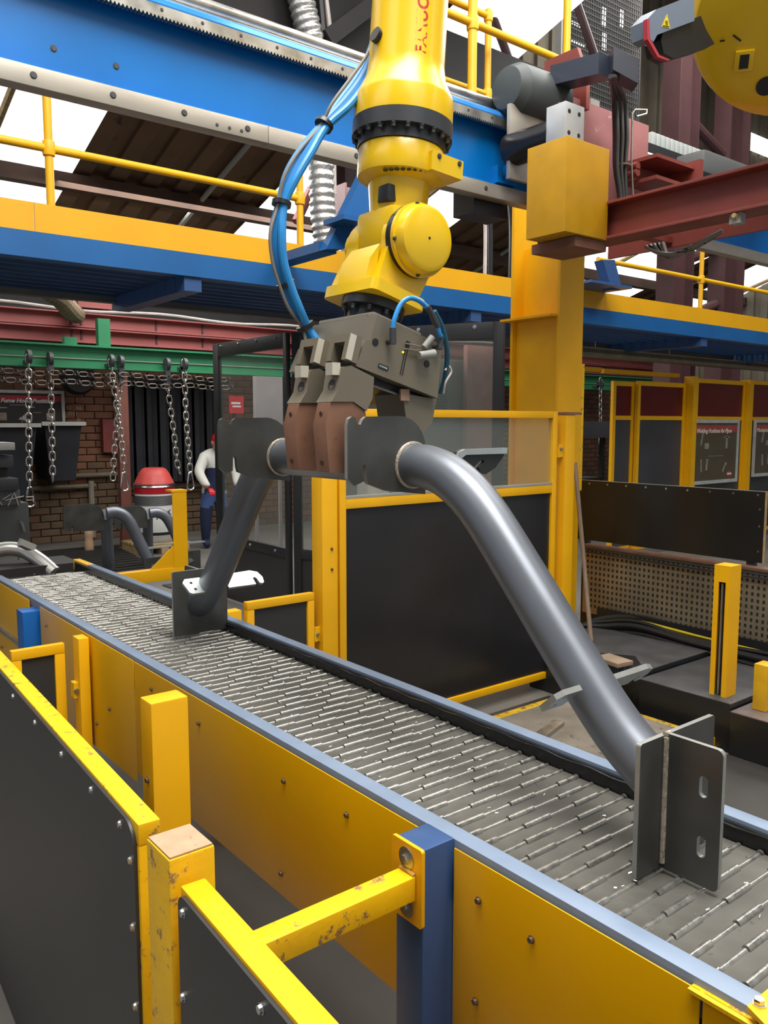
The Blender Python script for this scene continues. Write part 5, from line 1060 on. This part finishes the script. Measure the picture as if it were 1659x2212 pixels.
obj('clamp_ring', lathe(B(), [(0.741 * k, 0.262), (0.75 * k, 0.27), (0.765 * k, 0.262), (0.78 * k, 0.27), (0.79 * k, 0.255)], O, (0, 0, 1), 32), STLB, vc)
dm = obj('dome', lathe(B(), [(0.791 * k, 0.25), (0.93 * k, 0.19), (0.985 * k, 0.15), (1.0 * k, 0.12), (1.002 * k, 0.0)], O, (0, 0, 1), 32), mat('faded_red_plastic', (214, 84, 80), 0.4), vc)
def wrapz(R, a0, z0):
    def T(c): a = a0 + c.x / R; return Vector((O.x + (R + c.z) * math.cos(a), O.y + (R + c.z) * math.sin(a), z0 + c.y))
    return T
FA = math.atan2(-O.y, -O.x)
obj('drum_lettering', text_bm('Accu TRAK', 0.09, lambda c: wrapz(0.2512, FA - 0.85, O.z + 0.25)(Vector((c.x, c.y + c.x * 0.25, c.z))), 0.001, True), BLK3, dr)
lab_ = obj('dome_label', lathe(B(), [(0.80 * k, 0.2475), (0.92 * k, 0.196)], O, (0, 0, 1), 32), MATS['faded_red_plastic'], dm)
# bending person at the back, body one skin
def skin_body(name, verts, edges, radii, mats_fn, parent, sub=2):
    me = bpy.data.meshes.new(name); me.from_pydata(verts, edges, []); o = bpy.data.objects.new(name, me); COL.objects.link(o)
    md = o.modifiers.new('skin', 'SKIN'); sv = me.skin_vertices[0].data
    for s_, r in zip(sv, radii): s_.radius = (r, r)
    sv[0].use_root = True
    for i in range(1, len(sv)): sv[i].use_root = False
    m2 = o.modifiers.new('sub', 'SUBSURF'); m2.levels = sub; m2.render_levels = sub
    ev = bpy.data.meshes.new_from_object(o.evaluated_get(bpy.context.evaluated_depsgraph_get())); bm = B(); bm.from_mesh(ev)
    bpy.data.objects.remove(o); bpy.data.meshes.remove(me)
    q = obj(name, bm, CLB, parent, smooth=80)
    c = WL[q]
    for m_ in (CLW, CLB2, SKIN, REDC): q.data.materials.append(m_)
    for p in q.data.polygons: p.material_index = mats_fn(p.center + c)
    return q
Q = at(478, 1090, 'y', 10.0); px_ = Q.x - 0.10
pe = thing('person', 'person in pale top and navy overalls bending forward at the back', 'person', (px_, 10.0, 0))
S_ = [(px_, 10, 0.74), (px_ + 0.0, 9.98, 0.92), (px_ - 0.02, 9.95, 1.10), (px_ - 0.02, 9.92, 1.24), (px_ - 0.02, 9.88, 1.33),        # pelvis .. neck
      (px_ + 0.10, 10.0, 0.70), (px_ + 0.12, 10.02, 0.40), (px_ + 0.11, 10.06, 0.08), (px_ + 0.09, 9.95, 0.04),                    # right leg
      (px_ - 0.10, 10.0, 0.70), (px_ - 0.12, 10.02, 0.40), (px_ - 0.11, 10.06, 0.08), (px_ - 0.13, 9.95, 0.04),                    # left leg
      (px_ - 0.17, 9.92, 1.21), (px_ - 0.30, 9.84, 1.03), (px_ - 0.27, 9.70, 0.88), (px_ - 0.25, 9.65, 0.84),                      # left arm
      (px_ + 0.16, 9.92, 1.21), (px_ + 0.24, 9.84, 1.03), (px_ + 0.18, 9.70, 0.88), (px_ + 0.16, 9.65, 0.84)]
E_ = [(0, 1), (1, 2), (2, 3), (3, 4), (0, 5), (5, 6), (6, 7), (7, 8), (0, 9), (9, 10), (10, 11), (11, 12), (3, 13), (13, 14), (14, 15), (15, 16), (3, 17), (17, 18), (18, 19), (19, 20)]
R__ = [.15, .15, .16, .13, .06, .10, .085, .055, .045, .10, .085, .055, .045, .085, .07, .055, .04, .085, .07, .055, .04]
def cloth(c):
    if c.z < 0.56: return 0
    if c.z < 0.74: return 2
    if abs(c.x - px_) > 0.16 and c.z < 0.87 and c.y < 9.74: return 3
    if abs(c.x - px_ + 0.02) < 0.14 and c.z < 1.06: return 0
    return 1
bd = skin_body('body', S_, E_, R__, cloth, pe)
hd = obj('head', lathe(B(), [(-0.12, 0.02), (-0.10, 0.06), (-0.05, 0.085), (0.0, 0.095), (0.05, 0.09), (0.09, 0.06), (0.105, 0.01)], (px_ - 0.02, 9.80, 1.42), (0, -0.35, 0.94), 18), SKIN, pe)
obj('nose', lathe(B(), [(0, 0.018), (0.02, 0.012), (0.03, 0.004)], (px_ - 0.02, 9.715, 1.40), (0, -1, -0.3), 8), SKIN, hd)
for s_ in (-1, 1):
    obj('eye', lathe(B(), [(0, 0.01), (0.004, 0.006)], (px_ - 0.02 + s_ * 0.035, 9.722, 1.425), (0, -1, 0), 8), BLK3, hd); obj('ear', lathe(B(), [(0, 0.028), (0.012, 0.018)], (px_ - 0.02 + s_ * 0.092, 9.80, 1.41), (s_, 0, 0), 10), SKIN, hd)
obj('mouth', box(B(), px_ - 0.045, px_ + 0.005, 9.725, 9.73, 1.363, 1.368), mat('lips', (150, 80, 76), 0.6), hd)
obj('red_cap', lathe(B(), [(0.02, 0.1), (0.06, 0.098), (0.1, 0.07), (0.115, 0.01)], (px_ - 0.02, 9.80, 1.42), (0, -0.35, 0.94), 18), REDC, pe)
def hand(cx, cy, cz, s_, nm):
    ve = [(cx, cy, cz), (cx, cy - 0.05, cz - 0.03)]; ed = [(0, 1)]; ra = [0.032, 0.036]
    for k in range(4):
        b0 = len(ve); off = (k - 1.5) * 0.02; L = (0.03, 0.036, 0.034, 0.026)[k]
        ve += [(cx + off, cy - 0.075, cz - 0.04), (cx + off, cy - 0.075 - L, cz - 0.06), (cx + off, cy - 0.08 - L, cz - 0.09)]; ed += [(1, b0), (b0, b0 + 1), (b0 + 1, b0 + 2)]; ra += [0.010, 0.009, 0.008]
    b0 = len(ve); ve += [(cx - s_ * 0.045, cy - 0.05, cz - 0.03), (cx - s_ * 0.055, cy - 0.085, cz - 0.045)]; ed += [(1, b0), (b0, b0 + 1)]; ra += [0.011, 0.009]
    skin_body(nm, ve, ed, ra, lambda c: 4, pe, 1)
hand(px_ - 0.25, 9.65, 0.83, -1, 'hand'); hand(px_ + 0.16, 9.65, 0.83, 1, 'hand')

# ================================================================== glazed machine enclosure behind the fence
def panel_T(a, b):
    a, b = Vector(a), Vector(b); d = (b - a).normalized(); return Matrix.Translation(a) @ Matrix(((d.x, -d.y, 0, 0), (d.y, d.x, 0, 0), (0, 0, 1, 0), (0, 0, 0, 1))), (b - a).length
en = thing('machine_enclosure', 'black framed enclosure with large clear windows behind the fence', 'enclosure', (3.9, 5.3, 0))
KX, KY = 3.6, 5.79
def enc(a, b, z0, z1, zm, m0, m1, gm):
    T_, L = panel_T(a, b); f = 0.02
    part('upright', BLK2, en, (0, m0, -f, f, z0, z1), T=T_, bev=0.003); part('upright', BLK2, en, (L - m1, L, -f, f, z0, z1), T=T_, bev=0.003)
    tp_ = part('top_rail', BLK2, en, (m0, L - m1, -f, f, z1 - 0.12, z1), T=T_, bev=0.003); part('mid_rail', BLK2, en, (m0, L - m1, -f, f, zm - 0.08, zm), T=T_, bev=0.003)
    part('window', gm, en, (m0, L - m1, -0.004, 0.004, zm, z1 - 0.12), T=T_); part('kick_sheet', BLK, en, (m0, L - m1, -0.006, 0.006, z0, zm - 0.08), T=T_)
    for k in range(4): inst('screw', BOLTS, T_ @ Vector((L * (k + 0.5) / 4, -f, z1 - 0.03)), tp_, rot=face_rot(T_.to_3x3() @ Vector((0, -1, 0))), scale=(2, 2, 2))
    for k in range(3): inst('screw', BOLTS, T_ @ Vector((L * (k + 0.5) / 3, -f, zm - 0.04)), tp_, rot=face_rot(T_.to_3x3() @ Vector((0, -1, 0))), scale=(2, 2, 2))
    return T_, L
enc((KX, 7.08, 0), (KX, KY, 0), 0.02, 2.385, 0.62, 0.10, 0.05, GLAS)
enc((KX + 0.03, KY - 0.02, 0), (4.44, 4.20, 0), 0.02, 2.385, 0.62, 0.07, 0.08, GLAS)
# things seen through the windows
a = at(945, 775, 'y', 6.6); b = at(1005, 910, 'y', 6.6)
lc = thing('louvred_cabinet', 'grey louvred cabinet seen through the right window of the enclosure', 'cabinet', (a.x, 6.8, 0)); part('body', GREY, lc, (a.x - 0.25, b.x, 6.6, 7.0, 0.02, a.z), bev=0.01)
for c_ in range(2):
    for r_ in range(12): part('louvre', DARK, lc, (a.x - 0.16 + c_ * 0.16, a.x - 0.03 + c_ * 0.16, 6.585, 6.598, b.z + 0.03 + r_ * 0.032, b.z + 0.045 + r_ * 0.032))
part('plinth', DARK, lc, (a.x - 0.25, b.x, 6.62, 7.0, 0, 0.0195))
a = at(1010, 745, 'y', 6.5); b = at(1075, 940, 'y', 6.5); tag(part('display_board', mat('dusty_pink_panel', (150, 104, 98), 0.6, var=0.15), None, (a.x, b.x, 6.5, 6.56, 0.0, a.z)), 'dusty pink panel seen through the right window of the enclosure', 'panel board')
a = at(553, 812, 'y', 7.6); b = at(612, 960, 'y', 7.6); tag(part('white_notice', mat('pale_notice', (170, 164, 164), 0.6, var=0.08), None, (a.x, b.x, 7.6, 7.64, b.z, a.z), (a.x, a.x + 0.03, 7.641, 7.67, 0, a.z), (b.x - 0.03, b.x, 7.641, 7.67, 0, a.z)), 'pale upright board seen through the left window of the enclosure', 'board')
a = at(495, 855, 'y', 10.9); b = at(527, 893, 'y', 10.9); rs_ = thing('red_sign', 'red sign with white lettering seen through the left window of the enclosure', 'sign', (a.x, 10.9, b.z)); part('board', mat('sign_red', (190, 44, 52), 0.5), rs_, (a.x, b.x, 10.9, 10.92, b.z, a.z)); part('white_lines', WHT, rs_, (a.x + 0.03, b.x - 0.06, 10.893, 10.8995, a.z - 0.12, a.z - 0.09), (a.x + 0.05, b.x - 0.05, 10.893, 10.8995, a.z - 0.165, a.z - 0.14)); part('sign_post', DARK, rs_, (a.x + 0.08, a.x + 0.12, 10.921, 10.96, 0.0, a.z))
a = at(790, 1005, 'y', 5.0); tag(part('inner_casting', mat('pale_casting', (170, 170, 160), 0.5), None, (a.x - 0.02, a.x + 0.2, 4.95, 5.1, 0.0, a.z), bev=0.03), 'pale casting inside the enclosure below the gripper', 'casting')

# ================================================================== right hand side, beyond the column
bt_ = thing('weld_booth', 'row of yellow framed weld screens with maroon upper and black lower sheets', 'weld screen', (10.5, 6.0, 0))
def bxx(px): return at(px, 900, 'y', 6.0).x
def screen(p0, p1, zt_, y):
    x0, x1 = bxx(p0), bxx(p1); w_ = 0.055
    part('upright', YEL, bt_, (x0, x0 + w_, y, y + 0.04, 0.0, zt_)); part('upright', YEL, bt_, (x1 - w_, x1, y, y + 0.04, 0.0, zt_))
    for z0, z1 in ((zt_ - 0.055, zt_), (1.70, 1.75), (0.1, 0.15)): part('cross_bar', YEL, bt_, (x0 + w_, x1 - w_, y, y + 0.04, z0, z1))
    part('maroon_sheet', MARP, bt_, (x0 + w_, x1 - w_, y + 0.015, y + 0.02, 1.75, zt_ - 0.055)); part('black_sheet', CURT, bt_, (x0 + w_, x1 - w_, y + 0.015, y + 0.02, 0.15, 1.70))
screen(1333, 1379, 2.16, 6.06); screen(1377, 1480, 2.17, 6.0); screen(1496, 1602, 2.24, 5.96); screen(1612, 1760, 2.26, 5.96)
for p in (1481, 1603): x0 = bxx(p); part('corner_post', YEL, bt_, (x0, x0 + 0.10, 5.9, 6.04, 0.0, 2.26))
for p0, p1, zt_ in ((1240, 1313, 2.31), (1318, 1480, 2.30)): part('top_bar', YEL, bt_, (bxx(p0), bxx(p1), 6.1, 6.15, zt_ - 0.05, zt_))
def chart(label, p0, p1, y0, y1, txt, tilt=0.0):
    Y = 5.93; a = at(p0, y0, 'y', Y); b = at(p1, y1, 'y', Y); t = thing('wall_chart', label, 'poster', ((a.x + b.x) / 2, Y, b.z)); F = 0.045
    part('board', mat('chart_brown', (88, 80, 66), 0.3, var=0.12, scale=5), t, (a.x + F, b.x - F, Y, Y + 0.012, b.z + F, a.z - F)); part('frame', mat('silver_frame', (206, 210, 208), 0.35, 0.3), t, (a.x, b.x, Y - 0.01, Y + 0.015, a.z - F, a.z), (a.x, b.x, Y - 0.01, Y + 0.015, b.z, b.z + F), (a.x, a.x + F, Y - 0.01, Y + 0.015, b.z + F, a.z - F), (b.x - F, b.x, Y - 0.01, Y + 0.015, b.z + F, a.z - F))
    part('red_band', mat('dull_red_band', (168, 76, 72), 0.5), t, (a.x + F, b.x - F, Y - 0.004, Y - 0.001, a.z - F - 0.13, a.z - F - 0.03))
    obj('heading', text_bm(txt, 0.078, Matrix.Translation((a.x + F + 0.02, Y - 0.006, a.z - F - 0.13)) @ Matrix.Rotation(math.radians(90), 4, 'X'), 0.001, True, 0.3), mat('cream_text', (226, 214, 196), 0.5), t)
    W_ = b.x - a.x - 2 * F; H_ = a.z - b.z - 2 * F
    for i, (u_, v_, w_, h_, ang) in enumerate(((0.12, 0.62, 0.03, 0.26, 0.25), (0.22, 0.55, 0.10, 0.10, 0), (0.72, 0.55, 0.05, 0.22, 0), (0.66, 0.74, 0.16, 0.02, 0), (0.15, 0.15, 0.03, 0.22, -0.1), (0.26, 0.18, 0.04, 0.20, 0.1), (0.66, 0.14, 0.03, 0.14, 0.5), (0.72, 0.25, 0.05, 0.05, 0), (0.32, 0.42, 0.36, 0.008, 0))):
        c = Vector((a.x + F + W_ * u_, Y - 0.003, b.z + F + H_ * v_)); obj('picture', box(B(), 0, W_ * w_, -0.001, 0.001, 0, H_ * h_, T=Matrix.Translation(c) @ Matrix.Rotation(ang, 4, 'Y')), mat('picture_grey', (150, 146, 138), 0.5, var=0.3, scale=14), t)
    bm = B(); prism(bm, [(b.x - F - 0.17 + 0.075 * math.cos(t_), b.z + F + 0.07 + 0.04 * math.sin(t_)) for t_ in [2 * math.pi * k / 16 for k in range(16)]], 'y', Y - 0.004, Y - 0.001); obj('red_badge', bm, MATS['dull_red_band'], t); part('badge_text', WHT, t, (b.x - F - 0.225, b.x - F - 0.115, Y - 0.0065, Y - 0.0045, b.z + F + 0.06, b.z + F + 0.085))
    return t
chart('silver framed brown chart on the left weld screen, headed Welding Positions', 1499, 1591, 906, 1040, 'Welding Positions for Pipes')
chart('silver framed chart at the right edge of the picture', 1630, 1730, 906, 1022, 'Mechanical Guide')
wb = thing('welding_bench', 'dark bench with light plate beyond the big yellow column', 'bench', (at(1285, 930, 'y', 7.4).x, 7.4, 0))
a = at(1250, 910, 'y', 7.2); b = at(1318, 945, 'y', 7.2)
part('bench_top', CURT, wb, (a.x, b.x, 7.2, 7.7, b.z, a.z)); part('leg', BLK2, wb, (b.x - 0.1, b.x - 0.04, 7.25, 7.31, 0, b.z - 0.0005)); part('leg', BLK2, wb, (a.x + 0.04, a.x + 0.1, 7.25, 7.31, 0, b.z - 0.0005)); part('lower_shelf', DARK, wb, (a.x + 0.11, b.x - 0.11, 7.26, 7.6, 0.3, 0.9))
# perforated cable tray below the walkway
ct = thing('cable_tray', 'perforated metal cable tray hung below the right walkway', 'cable tray', (9.8, 6.0, 2.42)); part('side', TRAY, ct, (7.4, 13, 6.0, 6.006, 2.425, 2.52)); part('floor', TRAY, ct, (7.4, 13, 6.0065, 6.2, 2.425, 2.43))
bm = B()
for i in range(150): box(bm, 7.45 + i * 0.036, 7.466 + i * 0.036, 5.996, 5.999, 2.462, 2.505)
o = obj('slots', bm, DARK, ct); o['kind'] = 'stuff'
for x_ in (7.9, 9.4, 11.0, 12.2): part('hanger_rod', GREYL, ct, (x_, x_ + 0.014, 6.05, 6.064, 2.43, 2.62))
# black screen along the cell, with tray, cables and platform
XB = 4.72
bk = thing('black_screen', 'long black sheet screen with white edge beyond the slotted post', 'screen', (XB, 3.0, 0.83))
yA, yB = at(1652, 1100, 'x', XB).y, at(1246, 1100, 'x', XB).y
part('sheet', mat('satin_black_sheet', (34, 34, 33), 0.3, var=0.3, scale=1.5), bk, (XB, XB + 0.006, yA, yB, 0.835, 1.255)); part('pale_edge', GREYL, bk, (XB - 0.001, XB + 0.008, yA, yB, 1.2552, 1.259)); part('pale_edge', WOOD, bk, (XB - 0.001, XB + 0.012, yA - 0.008, yA - 0.0002, 0.835, 1.259))
for k in range(9): inst('screw', BOLTS, (XB, yA + (yB - yA) * (k + 0.3) / 9, 1.235), bk, rot=rz)
for z_ in (0.9, 1.05, 1.15): inst('screw', BOLTS, (XB, yA + 0.03, z_), bk, rot=rz)
part('stand_leg', BLK2, bk, (XB + 0.0065, XB + 0.04, yB - 0.1, yB - 0.05, 0.0, 1.2)); part('stand_leg', BLK2, bk, (XB + 0.0065, XB + 0.04, yA + 0.05, yA + 0.1, 0.0, 1.2))
pt2 = thing('perforated_tray', 'upright perforated metal cable tray below the black screen', 'cable tray', (XB - 0.06, 2.8, 0.3))
part('plate', TRAY, pt2, (XB - 0.06, XB - 0.056, 1.7, 3.62, 0.33, 0.80)); part('lip', mat('rusty_lip', (112, 82, 66), 0.6, var=0.3, scale=12), pt2, (XB - 0.08, XB - 0.001, 1.7, 3.62, 0.80, 0.815))
bm = B()
for r_ in range(11):
    for c_ in range(54):
        y_ = 1.72 + c_ * 0.035; z_ = 0.375 + r_ * 0.039; box(bm, XB - 0.0625, XB - 0.0605, y_, y_ + 0.013, z_, z_ + 0.019)
o = obj('perforations', bm, DARK, pt2); o['kind'] = 'stuff'
for z_ in (0.76, 0.78): obj('edge_wire', tube(B(), [(XB - 0.085, 1.7, z_), (XB - 0.085, 3.62, z_ + 0.005)], 0.006, 6), CABK, pt2)
part('support_foot', DARK, pt2, (XB - 0.055, XB - 0.02, 3.5, 3.6, 0.0, 0.33)); part('support_foot', DARK, pt2, (XB - 0.055, XB - 0.02, 1.75, 1.85, 0.0, 0.33))
for i in range(13):
    rr = random.Random(i); z_ = 0.36 - 0.012 * i + rr.uniform(-.01, .01); x_ = XB - 0.09 - 0.02 * (i % 4)
    pts = [(x_, 1.6, z_ - 0.02), (x_, 2.1, z_ - 0.01 + rr.uniform(-.01, .01)), (x_, 2.7, z_ + rr.uniform(-.02, .02)), (x_ - 0.01, 3.1, z_ + 0.02), (x_ - 0.05, 3.35, z_ - 0.02), (x_ - 0.12, 3.48, max(0.28, z_ - 0.12)), (x_ - 0.2, 3.52, 0.18), (x_ - 0.25, 3.5, 0.03)]
    tag(obj('floor_cable', tube(B(), smooth_path(pts, 5), 0.013 if i % 3 else 0.018, 7), CABY if i in (1, 4) else CABK), ('upper yellow cable in the thick bundle under the perforated tray' if i == 1 else 'lower yellow cable in the thick bundle under the perforated tray') if i in (1, 4) else 'black cable in the thick bundle under the perforated tray', 'cable', 'yellow cables under the tray' if i in (1, 4) else 'black cables under the tray')
def plat(label, x0, x1, y0, y1, z_, m):
    t = thing('floor_platform', label, 'platform', ((x0 + x1) / 2, (y0 + y1) / 2, 0)); part('skirt', BLK3, t, (x0, x1, y0, y1, 0, z_ - 0.006)); part('top_plate', m, t, (x0, x1, y0, y1, z_ - 0.0055, z_), bev=0.001)
    for k in range(3): inst('screw', BOLTS, (x0 + (x1 - x0) * (k + 0.2) / 3, y0 + 0.02, z_), t); 
    return t
PT = mat('scuffed_dark_top', (84, 84, 86), 0.4, 0.3, var=0.25, scale=6)
plat('dark scuffed platform with the brush, farthest of the three low platforms', 3.87, 4.60, 2.60, 3.40, 0.285, PT); plat('dark platform in the middle behind the slotted post', 3.85, 4.62, 2.06, 2.59, 0.255, PT); plat('low platform with bare shiny top nearest the right edge', 3.83, 4.62, 1.2, 2.05, 0.225, mat('bare_scuffed_top', (140, 128, 126), 0.35, 0.5, var=0.3, scale=8))
tag(part('kick_plate', BLK3, None, (4.601, 4.61, 2.0, 3.45, 0.29, 0.40)), 'black kick plate standing along the back of the platforms', 'plate')
yp = thing('guard_post', 'yellow spattered post at the right edge on the low platform', 'post', (4.4, 2.0, 0.226)); v = at(1648, 1400, 'y', 1.96); part('tube', mat('spattered_yellow', (214, 164, 20), 0.5, spots=(90, 30, 24), spotamt=0.68, scale=8), yp, (v.x, v.x + 0.09, 1.93, 2.0, 0.2265, 0.46), bev=0.003)
# slotted post
sx0, sx1, sy0, sy1 = 3.915, 4.015, 2.125, 2.215
slp = thing('slotted_post', 'yellow square post with long slot and gusseted foot behind the conveyor', 'post', (3.96, 2.17, 0))
part('face', YEL, slp, (sx0, sx1, sy0, sy0 + 0.006, 0.0, 0.93)); part('far_face', YEL, slp, (sx0, sx1, sy1 - 0.006, sy1, 0.0, 0.93)); part('back', YEL, slp, (sx1 - 0.006, sx1, sy0 + 0.0061, sy1 - 0.0061, 0.0, 0.93))
part('slot_side', YEL, slp, (sx0, sx0 + 0.006, sy0 + 0.0061, sy0 + 0.026, 0.0, 0.93), (sx0, sx0 + 0.006, sy1 - 0.026, sy1 - 0.0061, 0.0, 0.93), (sx0, sx0 + 0.006, sy0 + 0.0262, sy1 - 0.0262, 0.0, 0.24), (sx0, sx0 + 0.006, sy0 + 0.0262, sy1 - 0.0262, 0.85, 0.93)); part('cap', YEL, slp, (sx0, sx1, sy0, sy1, 0.9302, 0.936)); part('slot_dark_strip', DARK, slp, (sx0 + 0.03, sx0 + 0.034, sy0 + 0.02, sy1 - 0.02, 0.22, 0.87)); part('sensor_strip', STL, slp, (sx0 + 0.012, sx0 + 0.028, sy0 + 0.045, sy0 + 0.055, 0.26, 0.84))  # dark strip added inside so the slot reads dark
bm = B(); prism(bm, [(sx0 - 0.10, 0.012), (sx0 - 0.0005, 0.012), (sx0 - 0.0005, 0.22), (sx0 - 0.10, 0.07)], 'y', sy0 + 0.035, sy0 + 0.043); obj('gusset', bm, YEL, slp); part('foot_plate', YELW, slp, (sx0 - 0.11, sx0 - 0.0002, sy0, sy1, 0, 0.0115))
# worn pole leaning on the column
T0 = at(1242, 1000, 'y', 3.53); tag(obj('wooden_pole', tube(B(), [(4.19, 3.18, 0.2865), T0], 0.015, 10), WOODH), 'worn wooden pole leaning against the big yellow column', 'pole')
bh = thing('brush_head', 'brown wooden brush head with black bristles lying on the platform', 'brush', (4.05, 2.8, 0.287)); v = at(1325, 1428, 'z', 0.34)
Tb = Matrix.Translation((v.x, v.y, 0.0)) @ Matrix.Rotation(math.radians(-8), 4, 'Z'); obj('block', box(B(), -0.06, 0.06, -0.09, 0.09, 0.331, 0.356, T=Tb, bev=0.004), mat('brush_wood', (138, 118, 98), 0.7, var=0.2), bh)
bm = B()
for i in range(12):
    for j in range(3): tube(bm, [Tb @ Vector((-0.05 + j * 0.05, -0.08 + i * 0.0145, 0.33)), Tb @ Vector((-0.055 + j * 0.05, -0.083 + i * 0.0145, 0.2885))], 0.005, 4)
o = obj('bristles', bm, BLK3, bh); o['kind'] = 'stuff'
dp = [at(*p, 'z', 0.30) for p in ((1290, 1405), (1372, 1412), (1392, 1440), (1330, 1462), (1290, 1440))]
bm = B(); prism(bm, [(q.x, q.y) for q in dp], 'z', 0.2862, 0.2868); tag(obj('black_tray', bm, BLK3), 'thin black tray under the brush head', 'tray')
tag(part('floor_sheet', mat('dark_floor_sheet', (54, 52, 50), 0.5, var=0.3, scale=2.5, spots=(92, 88, 82), spotamt=0.63), None, (1.75, 3.82, 0.4, 3.2, 0.0, 0.004)), 'dark sheet added over the dirty floor behind the conveyor', 'floor sheet')  # thin slab added to darken the dirty floor
# yellow painted plinth on the floor
yc = [at(*p, 'z', 0.10) for p in ((1060, 1500), (1200, 1500), (1262, 1600), (1130, 1570))]
pl_ = thing('floor_plinth', 'low plinth with chipped yellow edges and grimy top behind the conveyor', 'plinth', (3.0, 2.6, 0)); part('block', mat('chipped_yellow', (190, 150, 10), 0.6, var=0.2, spots=(96, 84, 50), spotamt=0.55, scale=9), pl_, (2.45, 3.75, 2.08, 2.98, 0.0045, 0.10)); part('grimy_top', mat('grimy_top', (112, 104, 92), 0.7, var=0.3, scale=5, spots=(70, 62, 50), spotamt=0.6), pl_, (2.50, 3.70, 2.16, 2.92, 0.1005, 0.106))
a = [at(*p, 'z', 0.107) for p in ((1180, 1585),)]
tag(obj('scrap_offcut', box(B(), -0.16, 0.16, -0.03, 0.03, 0, 0.02, T=Matrix.Translation((a[0].x, a[0].y, 0.107)) @ Matrix.Rotation(0.3, 4, 'Z')), STL), 'bare steel offcut lying on the grimy plinth', 'offcut')
